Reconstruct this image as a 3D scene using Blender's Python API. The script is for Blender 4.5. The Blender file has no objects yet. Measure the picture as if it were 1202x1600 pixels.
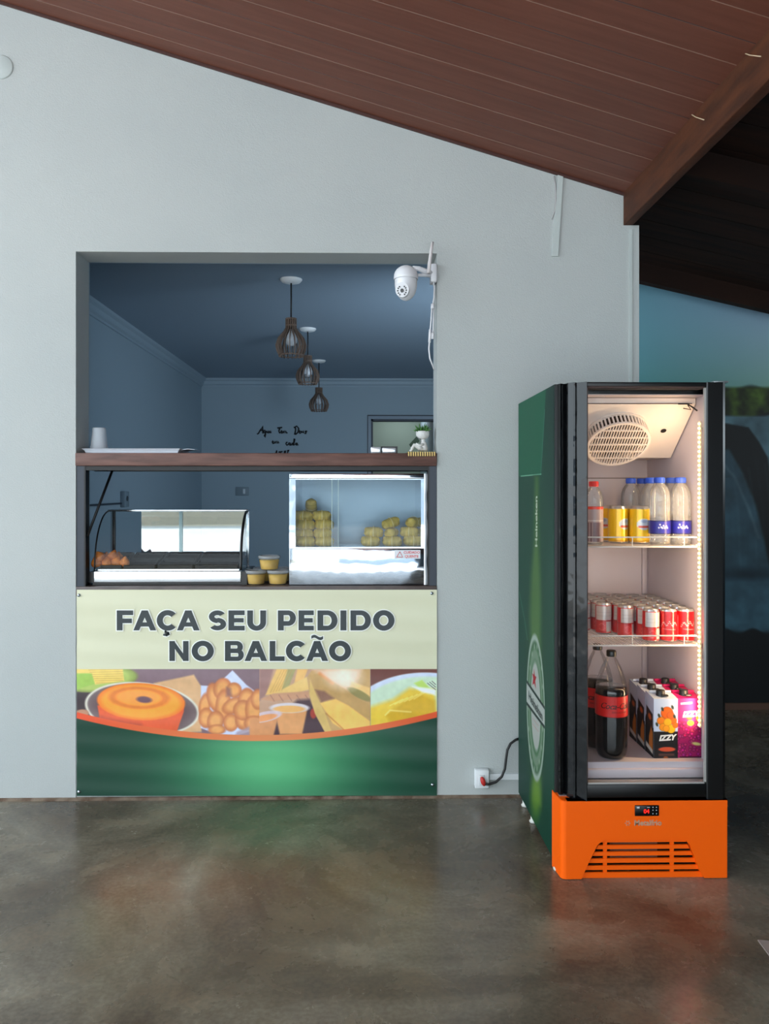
import bpy, bmesh, math, random
import numpy as np
from mathutils import Vector, Matrix
random.seed(7)
R = math.radians
C = bpy.context.scene.collection
SC = bpy.context.scene

# ---------------------------------------------------------------- camera, world, sun, exposure
H = 1.36                       # height of the camera above the floor
YAW = R(1.0)
FPX = 1200.0                   # focal length in pixels of a 1202 x 1600 frame
PX0, PY0 = 586.0, 764.0        # principal point (a shifted lens keeps the verticals upright)
cd = bpy.data.cameras.new('camera'); cam = bpy.data.objects.new('camera', cd); C.objects.link(cam)
cam.location = (0, 0, H); cam.rotation_euler = (R(90), 0, -YAW)
cd.sensor_fit = 'VERTICAL'; cd.sensor_height = 32.0; cd.lens = 32.0 * FPX / 1600.0
cd.shift_x = (601 - PX0) / 1600.0; cd.shift_y = -(800 - PY0) / 1600.0
cd.clip_start = 0.05; cd.clip_end = 200
SC.camera = cam
SC.view_settings.view_transform = 'Standard'; SC.view_settings.look = 'None'
SC.view_settings.gamma = 1.0; SC.view_settings.use_curve_mapping = False
SC.view_settings.exposure = 0.0

SKY_RGB, SKY_STR = (0.78, 0.91, 1.0), 4.3
SUN_STR, SUN_ROT = 15.0, (R(36), 0, 0)
w = bpy.data.worlds.new('daylight'); SC.world = w; w.use_nodes = True
nt = w.node_tree; nt.nodes.clear()
bg = nt.nodes.new('ShaderNodeBackground'); wo = nt.nodes.new('ShaderNodeOutputWorld')
bg.inputs[0].default_value = (*SKY_RGB, 1); bg.inputs[1].default_value = SKY_STR
nt.links.new(bg.outputs[0], wo.inputs[0])
sd = bpy.data.lights.new('sun', 'SUN'); sd.energy = SUN_STR; sd.angle = R(1.0); sd.color = (1, .97, .94)
so = bpy.data.objects.new('sun', sd); C.objects.link(so); so.rotation_euler = SUN_ROT; so.location = (-6, -12, 12)

def area(name, loc, rot, sx, sy, power=0, color=(1, 1, 1), portal=False, spread=180):
    l = bpy.data.lights.new(name, 'AREA'); l.shape = 'RECTANGLE'; l.size = sx; l.size_y = sy
    l.energy = power; l.color = color; l.spread = R(spread)
    if portal: l.cycles.is_portal = True; l.energy = 1
    o = bpy.data.objects.new(name, l); C.objects.link(o); o.location = loc; o.rotation_euler = rot
    return o
# the two open sides of the patio guide the sky light in (portals give off no light themselves)
area('portal_rear', (-1.6, -3.25, 2.0), (R(90), 0, 0), 7.0, 4.2, portal=True)
area('portal_left', (-3.85, 0.05, 1.95), (R(90), 0, R(-90)), 6.6, 3.9, portal=True)
area('portal_right', (4.15, 3.0, 1.55), (R(90), 0, R(90)), 3.2, .9, portal=True)

# ---------------------------------------------------------------- picture measurements -> metres
def P(px, py, d):
    """point of the place seen at picture position px, py when its world y is d"""
    u = (px - PX0) / FPX; v = (PY0 - py) / FPX
    t = d / (math.cos(YAW) - u * math.sin(YAW))
    return Vector((t * (math.sin(YAW) + u * math.cos(YAW)), d, H + t * v))
def X(px, d): return P(px, 764, d).x
def Z(py, d, px=565): return P(px, py, d).z

# ---------------------------------------------------------------- materials
def lin(c): 
    c = c / 255.0
    return c / 12.92 if c <= .04045 else ((c + .055) / 1.055) ** 2.4
def rgb(*c): return (lin(c[0]), lin(c[1]), lin(c[2]), 1)
MATS = {}
def mat(name, c, rough=.6, metal=0, spec=.5, bump=None, var=None, emit=None, coat=0, alpha=None, sheen=0, sub=0, aniso=0):
    """bump=(scale, strength, distance); var=(scale, second colour, detail, stretch)"""
    if name in MATS: return MATS[name]
    m = bpy.data.materials.new(name); m.use_nodes = True; n = m.node_tree.nodes; L = m.node_tree.links
    b = n['Principled BSDF']
    b.inputs['Base Color'].default_value = rgb(*c); b.inputs['Roughness'].default_value = rough
    b.inputs['Metallic'].default_value = metal; b.inputs['Specular IOR Level'].default_value = spec
    b.inputs['Coat Weight'].default_value = coat
    if sub: b.inputs['Subsurface Weight'].default_value = sub; b.inputs['Subsurface Scale'].default_value = .01
    if emit: b.inputs['Emission Color'].default_value = rgb(*emit[0]); b.inputs['Emission Strength'].default_value = emit[1]
    if alpha is not None: b.inputs['Alpha'].default_value = alpha
    tc = n.new('ShaderNodeTexCoord')
    if var:
        mp = n.new('ShaderNodeMapping'); L.new(tc.outputs['Object'], mp.inputs[0])
        if len(var) > 3: mp.inputs['Scale'].default_value = var[3]
        nz = n.new('ShaderNodeTexNoise'); nz.inputs['Scale'].default_value = var[0]; nz.inputs['Detail'].default_value = var[2] if len(var) > 2 else 4
        L.new(mp.outputs[0], nz.inputs[0])
        cr = n.new('ShaderNodeValToRGB'); cr.color_ramp.elements[0].position = .35; cr.color_ramp.elements[1].position = .68
        cr.color_ramp.elements[0].color = rgb(*c); cr.color_ramp.elements[1].color = rgb(*var[1])
        L.new(nz.outputs[0], cr.inputs[0]); L.new(cr.outputs[0], b.inputs['Base Color'])
    if bump:
        nz = n.new('ShaderNodeTexNoise'); nz.inputs['Scale'].default_value = bump[0]; nz.inputs['Detail'].default_value = 3
        L.new(tc.outputs['Object'], nz.inputs[0])
        bp = n.new('ShaderNodeBump'); bp.inputs['Strength'].default_value = bump[1]; bp.inputs['Distance'].default_value = bump[2]
        L.new(nz.outputs[0], bp.inputs['Height']); L.new(bp.outputs[0], b.inputs['Normal'])
    MATS[name] = m; return m

def glassy(name, tint=(255, 255, 255), refl=1.0, rough=.02, milk=0.0, milkc=(230, 235, 240), ior=1.5):
    """thin clear sheet: see-through, with a Fresnel reflection and a little milkiness"""
    if name in MATS: return MATS[name]
    m = bpy.data.materials.new(name); m.use_nodes = True; n = m.node_tree.nodes; L = m.node_tree.links; n.clear()
    out = n.new('ShaderNodeOutputMaterial'); tr = n.new('ShaderNodeBsdfTransparent'); tr.inputs[0].default_value = rgb(*tint)
    df = n.new('ShaderNodeBsdfDiffuse'); df.inputs[0].default_value = rgb(*milkc)
    gl = n.new('ShaderNodeBsdfGlossy'); gl.inputs['Roughness'].default_value = rough
    m0 = n.new('ShaderNodeMixShader'); m0.inputs[0].default_value = milk
    L.new(tr.outputs[0], m0.inputs[1]); L.new(df.outputs[0], m0.inputs[2])
    fr = n.new('ShaderNodeFresnel'); fr.inputs['IOR'].default_value = ior
    mu = n.new('ShaderNodeMath'); mu.operation = 'MULTIPLY'; mu.inputs[1].default_value = refl; mu.use_clamp = True
    L.new(fr.outputs[0], mu.inputs[0])
    m1 = n.new('ShaderNodeMixShader'); L.new(mu.outputs[0], m1.inputs[0])
    L.new(m0.outputs[0], m1.inputs[1]); L.new(gl.outputs[0], m1.inputs[2]); L.new(m1.outputs[0], out.inputs[0])
    MATS[name] = m; return m

def printed(name, rough=.45, spec=.5, coat=0, metal=0, bump=None):
    """material that shows the colours printed on a mesh (its colour attribute)"""
    if name in MATS: return MATS[name]
    m = mat(name, (200, 200, 200), rough, metal, spec, coat=coat, bump=bump); n = m.node_tree.nodes
    a = n.new('ShaderNodeAttribute'); a.attribute_name = 'print'
    m.node_tree.links.new(a.outputs['Color'], n['Principled BSDF'].inputs['Base Color'])
    return m

# ---------------------------------------------------------------- mesh builder
class MB:
    def __init__(s): s.v = []; s.f = []; s.m = []; s.sm = []; s.c = None; s.mats = []
    def mi(s, m):
        if m not in s.mats: s.mats.append(m)
        return s.mats.index(m)
    def add(s, vs, fs, m, smooth=False):
        o = len(s.v); s.v += [tuple(v) for v in vs]; k = s.mi(m)
        for f in fs: s.f.append([i + o for i in f]); s.m.append(k); s.sm.append(smooth)
        return s
    def box(s, a, b, m, bev=0):
        x0, y0, z0 = [min(p, q) for p, q in zip(a, b)]; x1, y1, z1 = [max(p, q) for p, q in zip(a, b)]
        if bev <= 0:
            return s.add([(x0, y0, z0), (x1, y0, z0), (x1, y1, z0), (x0, y1, z0), (x0, y0, z1), (x1, y0, z1), (x1, y1, z1), (x0, y1, z1)],
                         [(0, 3, 2, 1), (4, 5, 6, 7), (0, 1, 5, 4), (1, 2, 6, 5), (2, 3, 7, 6), (3, 0, 4, 7)], m)
        bm = bmesh.new(); bmesh.ops.create_cube(bm, size=1)
        for v in bm.verts: v.co = Vector(((x0 + x1) / 2 + v.co.x * (x1 - x0), (y0 + y1) / 2 + v.co.y * (y1 - y0), (z0 + z1) / 2 + v.co.z * (z1 - z0)))
        bev = min(bev, .49 * min(x1 - x0, y1 - y0, z1 - z0))
        bmesh.ops.bevel(bm, geom=bm.edges[:], offset=bev, segments=2, profile=.5, affect='EDGES')
        return s.frombm(bm, m, True)
    def frombm(s, bm, m, smooth=False, mtx=None):
        bm.verts.index_update()
        vs = [(mtx @ v.co) if mtx else v.co.copy() for v in bm.verts]
        s.add(vs, [[v.index for v in f.verts] for f in bm.faces], m, smooth); bm.free(); return s
    def prism(s, pts, m, axis='y', a=0, b=1, smooth=False):
        """pts: outline in the two other axes, swept along axis from a to b"""
        n = len(pts)
        def q(p, t): return (p[0], t, p[1]) if axis == 'y' else ((t, p[0], p[1]) if axis == 'x' else (p[0], p[1], t))
        vs = [q(p, a) for p in pts] + [q(p, b) for p in pts]
        s.add(vs, [(i, (i + 1) % n, n + (i + 1) % n, n + i) for i in range(n)], m, smooth)
        s.add([q(p, a) for p in pts], [tuple(range(n))], m); s.add([q(p, b) for p in pts], [tuple(reversed(range(n)))], m)
        return s
    def tube(s, path, r, m, seg=8, closed=False, caps=True, rs=None):
        path = [Vector(p) for p in path]; n = len(path); vs = []; up = None
        for i, p in enumerate(path):
            a = path[(i - 1) % n] if (i > 0 or closed) else p; b = path[(i + 1) % n] if (i < n - 1 or closed) else p
            t = (b - a).normalized()
            if up is None: up = Vector((0, 0, 1)) if abs(t.z) < .9 else Vector((1, 0, 0))
            sd_ = t.cross(up).normalized(); up = sd_.cross(t).normalized()
            rr = rs[i] if rs else r
            for k in range(seg):
                g = 2 * math.pi * k / seg; vs.append(p + rr * (math.cos(g) * sd_ + math.sin(g) * up))
        fs = []
        for i in range(n if closed else n - 1):
            for k in range(seg):
                j = (i + 1) % n; fs.append((i * seg + k, i * seg + (k + 1) % seg, j * seg + (k + 1) % seg, j * seg + k))
        if caps and not closed: fs += [tuple(reversed(range(seg))), tuple(range((n - 1) * seg, n * seg))]
        return s.add(vs, fs, m, True)
    def lathe(s, prof, m, c=(0, 0, 0), seg=24, axis='z', smooth=True, close=False, a0=0, a1=2 * math.pi):
        """prof: list of (radius, height) or (radius, height, material)"""
        full = abs(a1 - a0 - 2 * math.pi) < 1e-6; ns = seg if full else seg + 1
        vs = []
        for q in prof:
            for k in range(ns):
                g = a0 + (a1 - a0) * k / seg; a, b = q[0] * math.cos(g), q[0] * math.sin(g)
                if axis == 'z': vs.append((c[0] + a, c[1] + b, c[2] + q[1]))
                elif axis == 'y': vs.append((c[0] + a, c[1] + q[1], c[2] + b))
                else: vs.append((c[0] + q[1], c[1] + a, c[2] + b))
        o = len(s.v); s.v += vs
        for i in range(len(prof) - 1):
            mm = s.mi(prof[i][2] if len(prof[i]) > 2 else m)
            for k in range(seg):
                k2 = (k + 1) % ns
                s.f.append([o + i * ns + k, o + i * ns + k2, o + (i + 1) * ns + k2, o + (i + 1) * ns + k]); s.m.append(mm); s.sm.append(smooth)
        return s
    def ball(s, c, r, m, sub=2, noise=0, seed=0, mtx=None):
        bm = bmesh.new(); bmesh.ops.create_icosphere(bm, subdivisions=sub, radius=1)
        rx, ry, rz = r if isinstance(r, tuple) else (r, r, r); rd = random.Random(seed)
        for v in bm.verts:
            k = 1 + noise * (rd.random() - .5)
            v.co = Vector((v.co.x * rx * k, v.co.y * ry * k, v.co.z * rz * k))
        M_ = Matrix.Translation(Vector(c)) @ (mtx.to_4x4() if mtx else Matrix.Identity(4))
        return s.frombm(bm, m, True, M_)
    def build(s, name, parent=None, loc=None):
        me = bpy.data.meshes.new(name)
        off = Vector(loc) if loc is not None else Vector((0, 0, 0))
        me.from_pydata([tuple(Vector(v) - off) for v in s.v], [], s.f); me.validate()
        for m in s.mats: me.materials.append(m)
        if len(me.polygons) == len(s.f):
            me.polygons.foreach_set('material_index', s.m); me.polygons.foreach_set('use_smooth', s.sm)
        o = bpy.data.objects.new(name, me); C.objects.link(o); o.location = off
        if parent is not None:
            o.parent = parent; o.location = off - WL[parent.name] if loc is not None else -WL[parent.name]
        WL[o.name] = Vector(off) if loc is not None else Vector((0, 0, 0))
        return o
WL = {}        # world position of each object's origin (all of them unrotated while building)
def thing(name, label, cat, loc=(0, 0, 0), group=None):
    o = bpy.data.objects.new(name, None); C.objects.link(o); o.location = loc; WL[o.name] = Vector(loc)
    o.empty_display_size = .05
    return tag(o, label, cat, group)
def tag(o, label, cat, group=None):
    o['label'] = label; o['category'] = cat
    if group: o['group'] = group
    return o
def struct(mb, name, label=None):
    o = mb.build(name); o['kind'] = 'structure'
    if label: o['label'] = label
    return o
def dup(o, loc, label=None, rotz=0, group=None, parent=None, top=True):
    c = o.copy(); C.objects.link(c)
    if top: c.location = loc; c.rotation_euler = (0, 0, rotz)
    else: c.parent = parent
    if label: c['label'] = label
    if group: c['group'] = group
    for ch in list(o.children):
        if ch.name in KIDS.get(o.name, [ch.name]): dup(ch, None, parent=c, top=False)
    return c
KIDS = {}

# ---------------------------------------------------------------- printing: a small raster painter whose pixels become mesh colours
class Canvas:
    def __init__(s, x0, y0, x1, y1, nx, ny):
        s.x, s.y = np.meshgrid(np.linspace(x0, x1, nx), np.linspace(y0, y1, ny)); s.a = np.zeros((ny, nx, 3)); s.b = (x0, y0, x1, y1)
        s.px = abs(x1 - x0) / (nx - 1); s.nx, s.ny = nx, ny
    def mix(s, mask, col):
        col = np.asarray(col, float); s.a = s.a * (1 - mask[..., None]) + col * mask[..., None]
    def fill(s, col): s.a[:] = col
    def ell(s, cx, cy, rx, ry, col, rot=0, soft=1.0, al=1, clip=None, edge=None, ek=.75):
        c, n = math.cos(R(rot)), math.sin(R(rot)); dx, dy = s.x - cx, s.y - cy
        u, v = (dx * c + dy * n) / rx, (-dx * n + dy * c) / ry; r = np.sqrt(u * u + v * v)
        m = np.clip((1 - r) * min(rx, ry) / max(soft, .01) + .5, 0, 1) * al
        if clip is not None: m = m * clip
        if edge is not None:
            k = np.clip((r - ek) / (1 - ek), 0, 1)[..., None]; colf = np.asarray(col, float) * (1 - k) + np.asarray(edge, float) * k
            s.a = s.a * (1 - m[..., None]) + colf * m[..., None]
        else: s.mix(m, col)
    def ring(s, cx, cy, rx, ry, w, col, rot=0, a0=None, a1=None, al=1, soft=1.0):
        c, n = math.cos(R(rot)), math.sin(R(rot)); dx, dy = s.x - cx, s.y - cy
        u, v = (dx * c + dy * n) / rx, (-dx * n + dy * c) / ry; r = np.sqrt(u * u + v * v); mr = min(rx, ry)
        m = np.clip((w / 2 - np.abs(r - 1) * mr) / soft + .5, 0, 1) * al
        if a0 is not None:
            g = np.degrees(np.arctan2(v, u)) % 360; m = m * ((g >= a0 % 360) & (g <= a1 % 360) if a0 % 360 < a1 % 360 else (g >= a0 % 360) | (g <= a1 % 360))
        s.mix(m, col)
    def polymask(s, pts, soft=1.0):
        ins = np.zeros(s.x.shape, bool); d = np.full(s.x.shape, 1e9); n = len(pts)
        for i in range(n):
            (x1, y1), (x2, y2) = pts[i], pts[(i + 1) % n]
            cond = ((y1 > s.y) != (y2 > s.y))
            with np.errstate(divide='ignore', invalid='ignore'):
                xi = (x2 - x1) * (s.y - y1) / ((y2 - y1) if y2 != y1 else 1e-9) + x1
            ins ^= cond & (s.x < xi)
            L2 = (x2 - x1) ** 2 + (y2 - y1) ** 2 + 1e-12
            t = np.clip(((s.x - x1) * (x2 - x1) + (s.y - y1) * (y2 - y1)) / L2, 0, 1)
            d = np.minimum(d, np.hypot(s.x - x1 - t * (x2 - x1), s.y - y1 - t * (y2 - y1)))
        return np.clip(np.where(ins, d, -d) / max(soft, .01) + .5, 0, 1)
    def poly(s, pts, col, soft=1.0, al=1, clip=None):
        m = s.polymask(pts, soft) * al
        s.mix(m if clip is None else m * clip, col)
    def line(s, pts, w, col, soft=1.0, al=1, clip=None):
        d = np.full(s.x.shape, 1e9)
        for (x1, y1), (x2, y2) in zip(pts[:-1], pts[1:]):
            L2 = (x2 - x1) ** 2 + (y2 - y1) ** 2 + 1e-12
            t = np.clip(((s.x - x1) * (x2 - x1) + (s.y - y1) * (y2 - y1)) / L2, 0, 1)
            d = np.minimum(d, np.hypot(s.x - x1 - t * (x2 - x1), s.y - y1 - t * (y2 - y1)))
        m = np.clip((w / 2 - d) / max(soft, .01) + .5, 0, 1) * al
        s.mix(m if clip is None else m * clip, col)
    def noise(s, scale, seed=1, oct=3):
        rg = np.random.RandomState(seed); out = np.zeros(s.x.shape); amp = 1; tot = 0
        for o in range(oct):
            g = rg.rand(64, 64); fx = (s.x / scale * 2 ** o) % 63; fy = (s.y / scale * 2 ** o) % 63
            ix, iy = np.floor(fx).astype(int) % 63, np.floor(fy).astype(int) % 63; tx, ty = fx - np.floor(fx), fy - np.floor(fy)
            tx, ty = tx * tx * (3 - 2 * tx), ty * ty * (3 - 2 * ty)
            out += amp * ((g[iy, ix] * (1 - tx) + g[iy, ix + 1] * tx) * (1 - ty) + (g[iy + 1, ix] * (1 - tx) + g[iy + 1, ix + 1] * tx) * ty)
            tot += amp; amp *= .5
        return out / tot
    def sheet(s, name, fn, m, parent=None, flip=False):
        """fn(x, y) arrays -> world points arrays (n,3)"""
        pts = fn(s.x.ravel(), s.y.ravel()); nx, ny = s.nx, s.ny
        idx = np.arange(nx * ny).reshape(ny, nx)
        q = np.stack([idx[:-1, :-1], idx[1:, :-1], idx[1:, 1:], idx[:-1, 1:]], -1).reshape(-1, 4)
        if flip: q = q[:, ::-1]
        me = bpy.data.meshes.new(name)
        if parent is not None: pts = pts - np.array(WL[parent.name])[None, :]
        me.vertices.add(nx * ny); me.vertices.foreach_set('co', pts.astype(np.float32).ravel())
        me.loops.add(q.size); me.loops.foreach_set('vertex_index', q.astype(np.int32).ravel())
        me.polygons.add(len(q)); me.polygons.foreach_set('loop_start', np.arange(0, q.size, 4, dtype=np.int32))
        me.update(); me.validate()
        me.polygons.foreach_set('use_smooth', np.ones(len(me.polygons), bool))
        c = np.clip(s.a.reshape(-1, 3) / 255.0, 0, 1); c = np.where(c <= .04045, c / 12.92, ((c + .055) / 1.055) ** 2.4)
        at = me.color_attributes.new('print', 'FLOAT_COLOR', 'POINT')
        at.data.foreach_set('color', np.concatenate([c, np.ones((len(c), 1))], 1).astype(np.float32).ravel())
        me.materials.append(m); o = bpy.data.objects.new(name, me); C.objects.link(o)
        if parent is not None: o.parent = parent; 
        WL[o.name] = WL[parent.name] if parent is not None else Vector((0, 0, 0))
        return o

def text_pts(s, size=1, bold=0, shear=0, align='CENTER', spacing=1):
    """flat outline mesh of a word: verts (x,y), faces"""
    cu = bpy.data.curves.new('t', 'FONT'); cu.body = s; cu.size = size; cu.offset = bold; cu.shear = shear
    cu.align_x = align; cu.align_y = 'CENTER'; cu.resolution_u = 3; cu.space_character = spacing
    o = bpy.data.objects.new('t', cu); C.objects.link(o)
    dg = bpy.context.evaluated_depsgraph_get(); me = bpy.data.meshes.new_from_object(o.evaluated_get(dg))
    vs = [(v.co.x, v.co.y) for v in me.vertices]; fs = [tuple(p.vertices) for p in me.polygons]
    bpy.data.objects.remove(o); bpy.data.curves.remove(cu); bpy.data.meshes.remove(me)
    return vs, fs
def put_text(mb, s, fn, m, **k):
    vs, fs = text_pts(s, **k); mb.add([fn(x, y) for x, y in vs], fs, m)

# ================================================================ THE BUILDING
D0, D1 = 3.385, 3.545          # front and back face of the serving wall
XL, XR = X(118.5, D0), X(683, D0)
XE = X(999, D0)                # free end of the wall
ZT, ZC = Z(393, D0, 118), Z(915.5, D0)      # top of the hatch, top of the worktop
def roof_z(x): return 2.672 - .2985 * (x - 1.157)

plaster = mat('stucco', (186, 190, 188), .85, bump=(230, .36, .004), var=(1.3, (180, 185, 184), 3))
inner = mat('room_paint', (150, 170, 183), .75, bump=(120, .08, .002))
inner_ceiling = mat('room_ceiling_paint', (134, 152, 168), .7)
pvc = mat('pvc_wood', (104, 60, 46), .5, spec=.28, var=(3.0, (115, 69, 54), 6, (1, 14, 1)))
pvc_groove = mat('pvc_groove', (70, 40, 34), .5)
pvc_ridge = mat('pvc_ridge', (126, 86, 70), .4)
beamwood = mat('beam_wood', (92, 52, 32), .7, spec=.2, bump=(60, .25, .004), var=(5, (66, 38, 26), 6, (6, 1, 6)))
darkwood = mat('old_roof_wood', (44, 26, 18), .8, spec=.2, var=(4, (24, 15, 13), 5, (.4, 5, 1)))

# ---- floor: polished burnt cement, patchy
fm = bpy.data.materials.new('burnt_cement'); fm.use_nodes = True
n, L = fm.node_tree.nodes, fm.node_tree.links; b = n['Principled BSDF']
tc = n.new('ShaderNodeTexCoord')
def nz(scale, det, rough=.5, dist=0):
    q = n.new('ShaderNodeTexNoise'); q.inputs['Scale'].default_value = scale; q.inputs['Detail'].default_value = det
    q.inputs['Roughness'].default_value = rough; q.inputs['Distortion'].default_value = dist
    L.new(tc.outputs['Object'], q.inputs[0]); return q
def ramp(src, stops):
    r = n.new('ShaderNodeValToRGB'); e = r.color_ramp.elements
    while len(e) < len(stops): e.new(.5)
    for k, (p_, c_) in enumerate(stops): e[k].position = p_; e[k].color = rgb(*c_)
    L.new(src.outputs[0], r.inputs[0]); return r
n1 = nz(1.15, 9, .66, .9); n2 = nz(5.5, 8, .65, .4); n3 = nz(70, 4)
r1 = ramp(n1, [(.32, (88, 74, 62)), (.47, (124, 112, 96)), (.60, (156, 147, 130)), (.76, (186, 180, 164))])
r2 = ramp(n2, [(.30, (92, 88, 86)), (.55, (150, 148, 142)), (.75, (188, 176, 160))])
r3 = ramp(n3, [(.38, (150, 148, 144)), (.60, (226, 226, 222))])
mx = n.new('ShaderNodeMix'); mx.data_type = 'RGBA'; mx.blend_type = 'OVERLAY'; mx.inputs[0].default_value = .55
L.new(r1.outputs[0], mx.inputs[6]); L.new(r2.outputs[0], mx.inputs[7])
mx2 = n.new('ShaderNodeMix'); mx2.data_type = 'RGBA'; mx2.blend_type = 'MULTIPLY'; mx2.inputs[0].default_value = .45
L.new(mx.outputs[2], mx2.inputs[6]); L.new(r3.outputs[0], mx2.inputs[7]); L.new(mx2.outputs[2], b.inputs['Base Color'])
rr = n.new('ShaderNodeMapRange'); rr.inputs[1].default_value = .3; rr.inputs[2].default_value = .7; rr.inputs[3].default_value = .18; rr.inputs[4].default_value = .34
L.new(n2.outputs[0], rr.inputs[0]); L.new(rr.outputs[0], b.inputs['Roughness'])
bp = n.new('ShaderNodeBump'); bp.inputs['Strength'].default_value = .12; bp.inputs['Distance'].default_value = .004
L.new(n2.outputs[0], bp.inputs['Height']); L.new(bp.outputs[0], b.inputs['Normal'])
b.inputs['Specular IOR Level'].default_value = .62
m = MB(); m.add([(-7, -1.3, 0), (6.2, -1.3, 0), (6.2, 12, 0), (-7, 12, 0)], [(0, 1, 2, 3)], fm); struct(m, 'floor')

# ---- serving wall with its hatch
m = MB()
bx0 = X(974.5, D0); bx1 = bx0 + .042; BZ = Z(352, D0, 980)     # the beam's sides and underside
zs = lambda x: roof_z(x) + .05
m.prism([(-6.5, 0), (XL, 0), (XL, zs(XL)), (-6.5, zs(-6.5))], plaster, 'y', D0, D1)
m.prism([(XL, ZT), (XR, ZT), (XR, zs(XR)), (XL, zs(XL))], plaster, 'y', D0, D1)
m.prism([(XR, 0), (XE, 0), (XE, BZ), (bx0, BZ), (bx0, zs(bx0)), (XR, zs(XR))], plaster, 'y', D0, D1)
m.prism([(XL, 0), (XR, 0), (XR, ZC - .045), (XL, ZC - .045)], plaster, 'y', D0 + .004, D1)
struct(m, 'wall_front')
# ---- wall that runs back from its free end, and the far wall that carries the mural
m = MB(); m.box((XE - .12, D1, 0), (XE, 4.72, 2.95), plaster); struct(m, 'wall_passage')
DM = 4.70
wallm = mat('far_wall_paint', (60, 74, 82), .8)
m = MB(); m.box((XE - .1, DM + .012, 0), (4.4, DM + .15, 2.9), wallm); struct(m, 'wall_far')
m = MB(); m.box((XE, DM - .012, 0), (4.2, DM + .012, Z(1098, DM, 1150)), mat('far_baseboard', (104, 74, 60), .5)); struct(m, 'baseboard_far')
m = MB(); m.box((4.2, -3.4, 0), (4.35, DM, 1.5), wallm); m.box((4.2, -3.4, 1.5), (4.35, 2.4, 2.6), wallm); struct(m, 'wall_right')
m = MB(); m.box((3.0, -3.45, 0), (4.3, -3.3, 2.9), wallm); struct(m, 'wall_rear')

# ---- sloping board ceiling (boards run down the slope)
m = MB(); ys = []; y = D0 - .001; pitch = .1145; prof = []
k = 0
while y > -3.3:
    prof.append((y, 0, k)); y -= pitch; k += 1
xa, xb = -3.8, bx0 + .001
def cz(x, dz): return roof_z(x) + dz
for (y0, _, k) in prof:
    y1 = y0 - pitch
    g = .005
    segs = [(y0, 0, y1 + g, 0, pvc)]
    segs += [(y1 + g, 0, y1 + g * .5, .006, pvc_groove if k % 2 else pvc_ridge), (y1 + g * .5, .006, y1, 0, pvc_groove if k % 2 == 0 else pvc)]
    for (ya, da, yb, db, mm) in segs:
        m.add([(xa, ya, cz(xa, da)), (xb, ya, cz(xb, da)), (xb, yb, cz(xb, db)), (xa, yb, cz(xa, db))], [(0, 1, 2, 3)], mm)
yl = prof[-1][0] - pitch
m.add([(xa, D1, cz(xa, .05)), (xb, D1, cz(xb, .05)), (xb, yl, cz(xb, .05)), (xa, yl, cz(xa, .05))], [(3, 2, 1, 0)], pvc)
o = struct(m, 'ceiling'); o['label'] = 'sloping ceiling of brown boards'
m = MB(); m.prism([(xa, cz(xa, -.001)), (xb, cz(xb, -.001)), (xb, cz(xb, -.012)), (xa, cz(xa, -.012))], pvc_groove, 'y', D0 - .012, D0 - .0005)
struct(m, 'trim_1')

# ---- beam along the low edge of the ceiling
def beam_mesh():
    m = MB(); m.box((bx0, -3.2, BZ), (bx1, D0 + .03, roof_z(bx0) + .13), beamwood, .004); return m
b_ = beam_mesh().build('roof_beam')
tag(b_, 'long brown wooden roof beam running along the low edge of the board ceiling', 'beam')
for (p0, p1, lab) in (((1071, 243), (1164, 264), 'upper of the two short pale wires stuck on the roof beam'), ((828, 527), (898, 560), 'lower of the two short pale wires stuck on the roof beam')):
    a = (800 + p0[0] / 2.99, p0[1] / 2.99); c = (800 + p1[0] / 2.99, p1[1] / 2.99)
    # both ends lie on the beam's left face: solve the depth from the face's x
    pts = []
    for (qx, qy) in (a, c):
        d = (bx0 - .003) / math.tan(YAW + math.atan((qx - PX0) / FPX)); pts.append(P(qx, qy, d))
    pts.insert(1, (pts[0] + pts[1]) / 2 + Vector((-.002, 0, -.003)))
    m = MB(); m.tube(pts, .0016, mat('pale_wire', (205, 180, 150), .5), 6); tag(m.build('wire'), lab, 'wire')
# ---- old dark roof beyond the beam
m = MB()
def rz2(x): return Z(433, DM, 1000) - .225 * (x - X(1000, DM))
for k in range(40):
    y0 = -3.3 + k * .205; y1 = y0 + .2
    if y0 > DM: break
    m.prism([(bx1 - .02, rz2(bx1 - .02)), (4.6, rz2(4.6)), (4.6, rz2(4.6) + .03), (bx1 - .02, rz2(bx1 - .02) + .03)], darkwood, 'y', y0, min(y1, DM + .1))
m.add([(bx1 - .05, -3.3, rz2(bx1) + .036), (4.6, -3.3, rz2(4.6) + .032), (4.6, DM + .1, rz2(4.6) + .032), (bx1 - .05, DM + .1, rz2(bx1) + .036)], [(3, 2, 1, 0)], darkwood)
m.box((bx0 + .002, D0 + .001, BZ - .0), (bx0 + .04, 4.72, 2.86), darkwood)
o = struct(m, 'ceiling_old')
m = MB()
for k in range(5):
    y0 = 4.45 - k * 1.35
    m.prism([(bx1 + .002, rz2(bx1) - .0), (4.3, rz2(4.3)), (4.3, rz2(4.3) - .11), (bx1 + .002, rz2(bx1) - .11)], darkwood, 'y', y0, y0 + .06)
struct(m, 'trim_2')

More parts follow.
